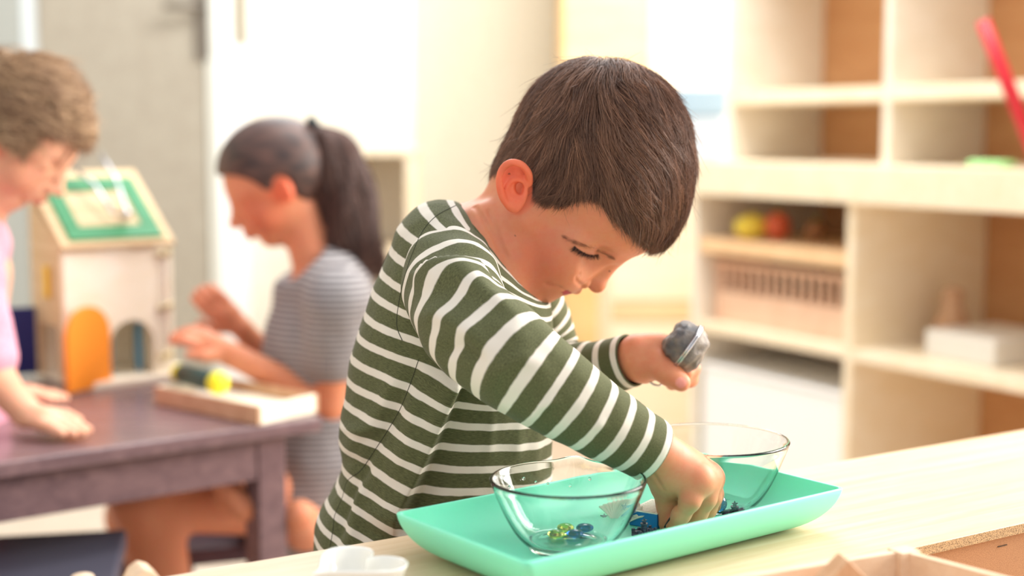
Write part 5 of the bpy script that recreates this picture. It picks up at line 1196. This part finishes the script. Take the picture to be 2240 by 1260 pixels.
# red rod leaning on the counter
ra_, rb_ = W(2148, 45, 2.25), W(2300, 470, 2.25); rb_.z = ZC + .004
dirr = (rb_ - ra_)
rod = MB(); 
f0_ = P3(XL, LNs - shelf_pt2(2262, -.10) * 1.0 + .0, .03, ZC + .002); f1_ = None
rbot = P3(XL, min(LNs - .03, dpos(2262, -.08)), .030, ZC + .0095); topd = W(2150, 45, rbot.y + .03)
rod.tube([rbot, topd], .0135, 8); o = rod.build('red_rod', mat('paint_red', lin(214, 36, 52), .4), None, True)
tag(o, 'long red rod leaning up from the counter against the shelf at the right edge', 'rod')
def fruit(px, py, X, y, z, r, col, nm, lab, sc3=(1, 1, 1), leaf=None, grp=None):
    x = dpos2(px, X, y); c = P3(X, x, y, z + r * sc3[2]); mb = MB(); mb.ball((0, 0, 0), r, 12, sc3); rt = empty(nm, (c.x, c.y, z), lab, 'toy food', grp)
    o = mb.build('fruit_body', mat('paint_' + nm, col, .45), rt, True); o.location = c; bpy.context.view_layer.update(); o.matrix_parent_inverse = rt.matrix_world.inverted()
    mb = MB(); mb.tube([c + Vector((0, 0, r * sc3[2] * .9)), c + Vector((.003, 0, r * sc3[2] + .012))], .003, 8); mb.build('stem', mat('stem_green', lin(120, 140, 40), .6), rt, True)
def dpos2(px, X, y):
    o = X @ Vector((0, y, 0)); dx = Vector((-e1.x, -e1.y, 0)); k = (px - 1120) / FPX; return (k * o.y - o.x) / (dx.x - k * dx.y)
zm = H - .25
zm2 = H - .262
lbs('shelf', (.0225, .14, zm2 - .0005), (xd - .0205, .15, zm2 + .0), M['birch']) if False else None
fruit(1645, 470, XL, .07, zm + .0005, .032, lin(244, 222, 80), 'toy_lemon', 'yellow toy fruit on the inner shelf, leftmost of three', (1.3, 1, .9))
fruit(1702, 470, XL, .09, zm + .0005, .030, lin(208, 92, 54), 'toy_apple', 'red-brown toy fruit in the middle of the inner shelf', (1, 1, 1.1))
fruit(1785, 450, XL, .14, zm + .0005, .024, lin(150, 100, 60), 'toy_nut', 'small brown toy fruit at the right of the inner shelf')
gx = dpos2(2165, XL, .12); c = P3(XL, gx, .12, ZC); mb = MB(); mb.box((-.045, -.02, .0005), (.045, .02, .014)); o = mb.build('toy_block', mat('paint_mint', lin(170, 236, 160), .5), None, False, .004); o.location = c; o.rotation_euler.z = math.atan2(-e1.y, -e1.x); tag(o, 'mint green toy block lying on the counter near the red rod', 'block')
# doll cot with bars on the lower shelf
M['pinkwood'] = wood('pink_beech', lin(236, 196, 168), lin(244, 210, 184), .55, (1, 8, 8), (0, 0, 0), .02, 3, .3)
kx0, kx1 = .035, xd - .03; cot = empty('doll_cot', P3(XL, (kx0 + kx1) / 2, .12, zs), 'pinkish wooden doll cot with barred side on the lower shelf', 'toy cot')
def lc(n, lo, hi): return lb(n, lo, hi, M['pinkwood'], cot, XL, .001)
lc('mattress_board', (kx0 + .01, .05, zs + .001), (kx1 - .01, .20, zs + .075)); lc('headboard', (kx0, .045, zs + .001), (kx0 + .0095, .205, zs + .15)); lc('footboard', (kx1 - .0095, .045, zs + .001), (kx1, .205, zs + .15))
lc('top_rail', (kx0 + .01, .050, zs + .135), (kx1 - .01, .060, zs + .145))
nb_ = 16
for i in range(nb_):
    x = kx0 + .02 + (kx1 - kx0 - .04) * i / (nb_ - 1); lc('bar', (x - .004, .051, zs + .0755), (x + .004, .059, zs + .1345))
# white bin in the low bay and dark blue ball
wb_ = empty('storage_bin', P3(XL, (kx0 + kx1) / 2, .12, .0845), 'white plastic bin in the lowest bay of the open shelf', 'bin')
bh_ = W(0, 850, 3.1).z
lb('bin_body', (kx0, .012, .0845), (kx1, .30, bh_), M['bright'], wb_, XL, .008); lb('bin_rim', (kx0 - .004, .008, bh_ + .0003), (kx1 + .004, .304, bh_ + .010), M['bright'], wb_, XL, .003)
bb = W(1600, 850, 3.2)
# dark toy train parts hanging at the left end of the shelf: two dark knobs on the cabinet's end
for py_, r_, col in ((850, .020, lin(58, 80, 92)), (770, .013, lin(150, 160, 168))):
    c = W(1600, py_, YL - .05); mb = MB(); mb.lathe([(.0001, 0), (r_, 0), (r_, .012), (r_ * .6, .020), (.0001, .021)], 20); o = mb.build('wall_hook', mat('hook_blue', col, .4), None, True); o.location = (l1 - .02, YL - .019, c.z); o.rotation_euler.x = PI / 2
    tag(o, ('dark blue round knob low on the base cabinet door' if py_ == 850 else 'small grey knob above the dark blue one on the base cabinet'), 'knob')
# right bay: toys
rx0 = xd + .03
tm = P3(XL, rx0 + .06, .2, zs); mb = MB(); mb.lathe([(.0001, .0005), (.035, .0005), (.038, .05), (.020, .09), (.024, .12), (.0001, .13)], 24); o = mb.build('toy_skittle', M['beech'], None, True); o.location = tm; tag(o, 'turned tan wooden skittle in the right bay of the open shelf', 'toy')
tp_ = P3(XL, rx0 + .20, .17, zs); mb = MB(); mb.box((-.09, -.10, .0005), (.09, .10, .055)); o = mb.build('toy_crate', M['white_panel'], None, False, .004); o.location = tp_; o.rotation_euler.z = math.atan2(-e1.y, -e1.x); tag(o, 'low white box beside the skittle in the right bay', 'box')
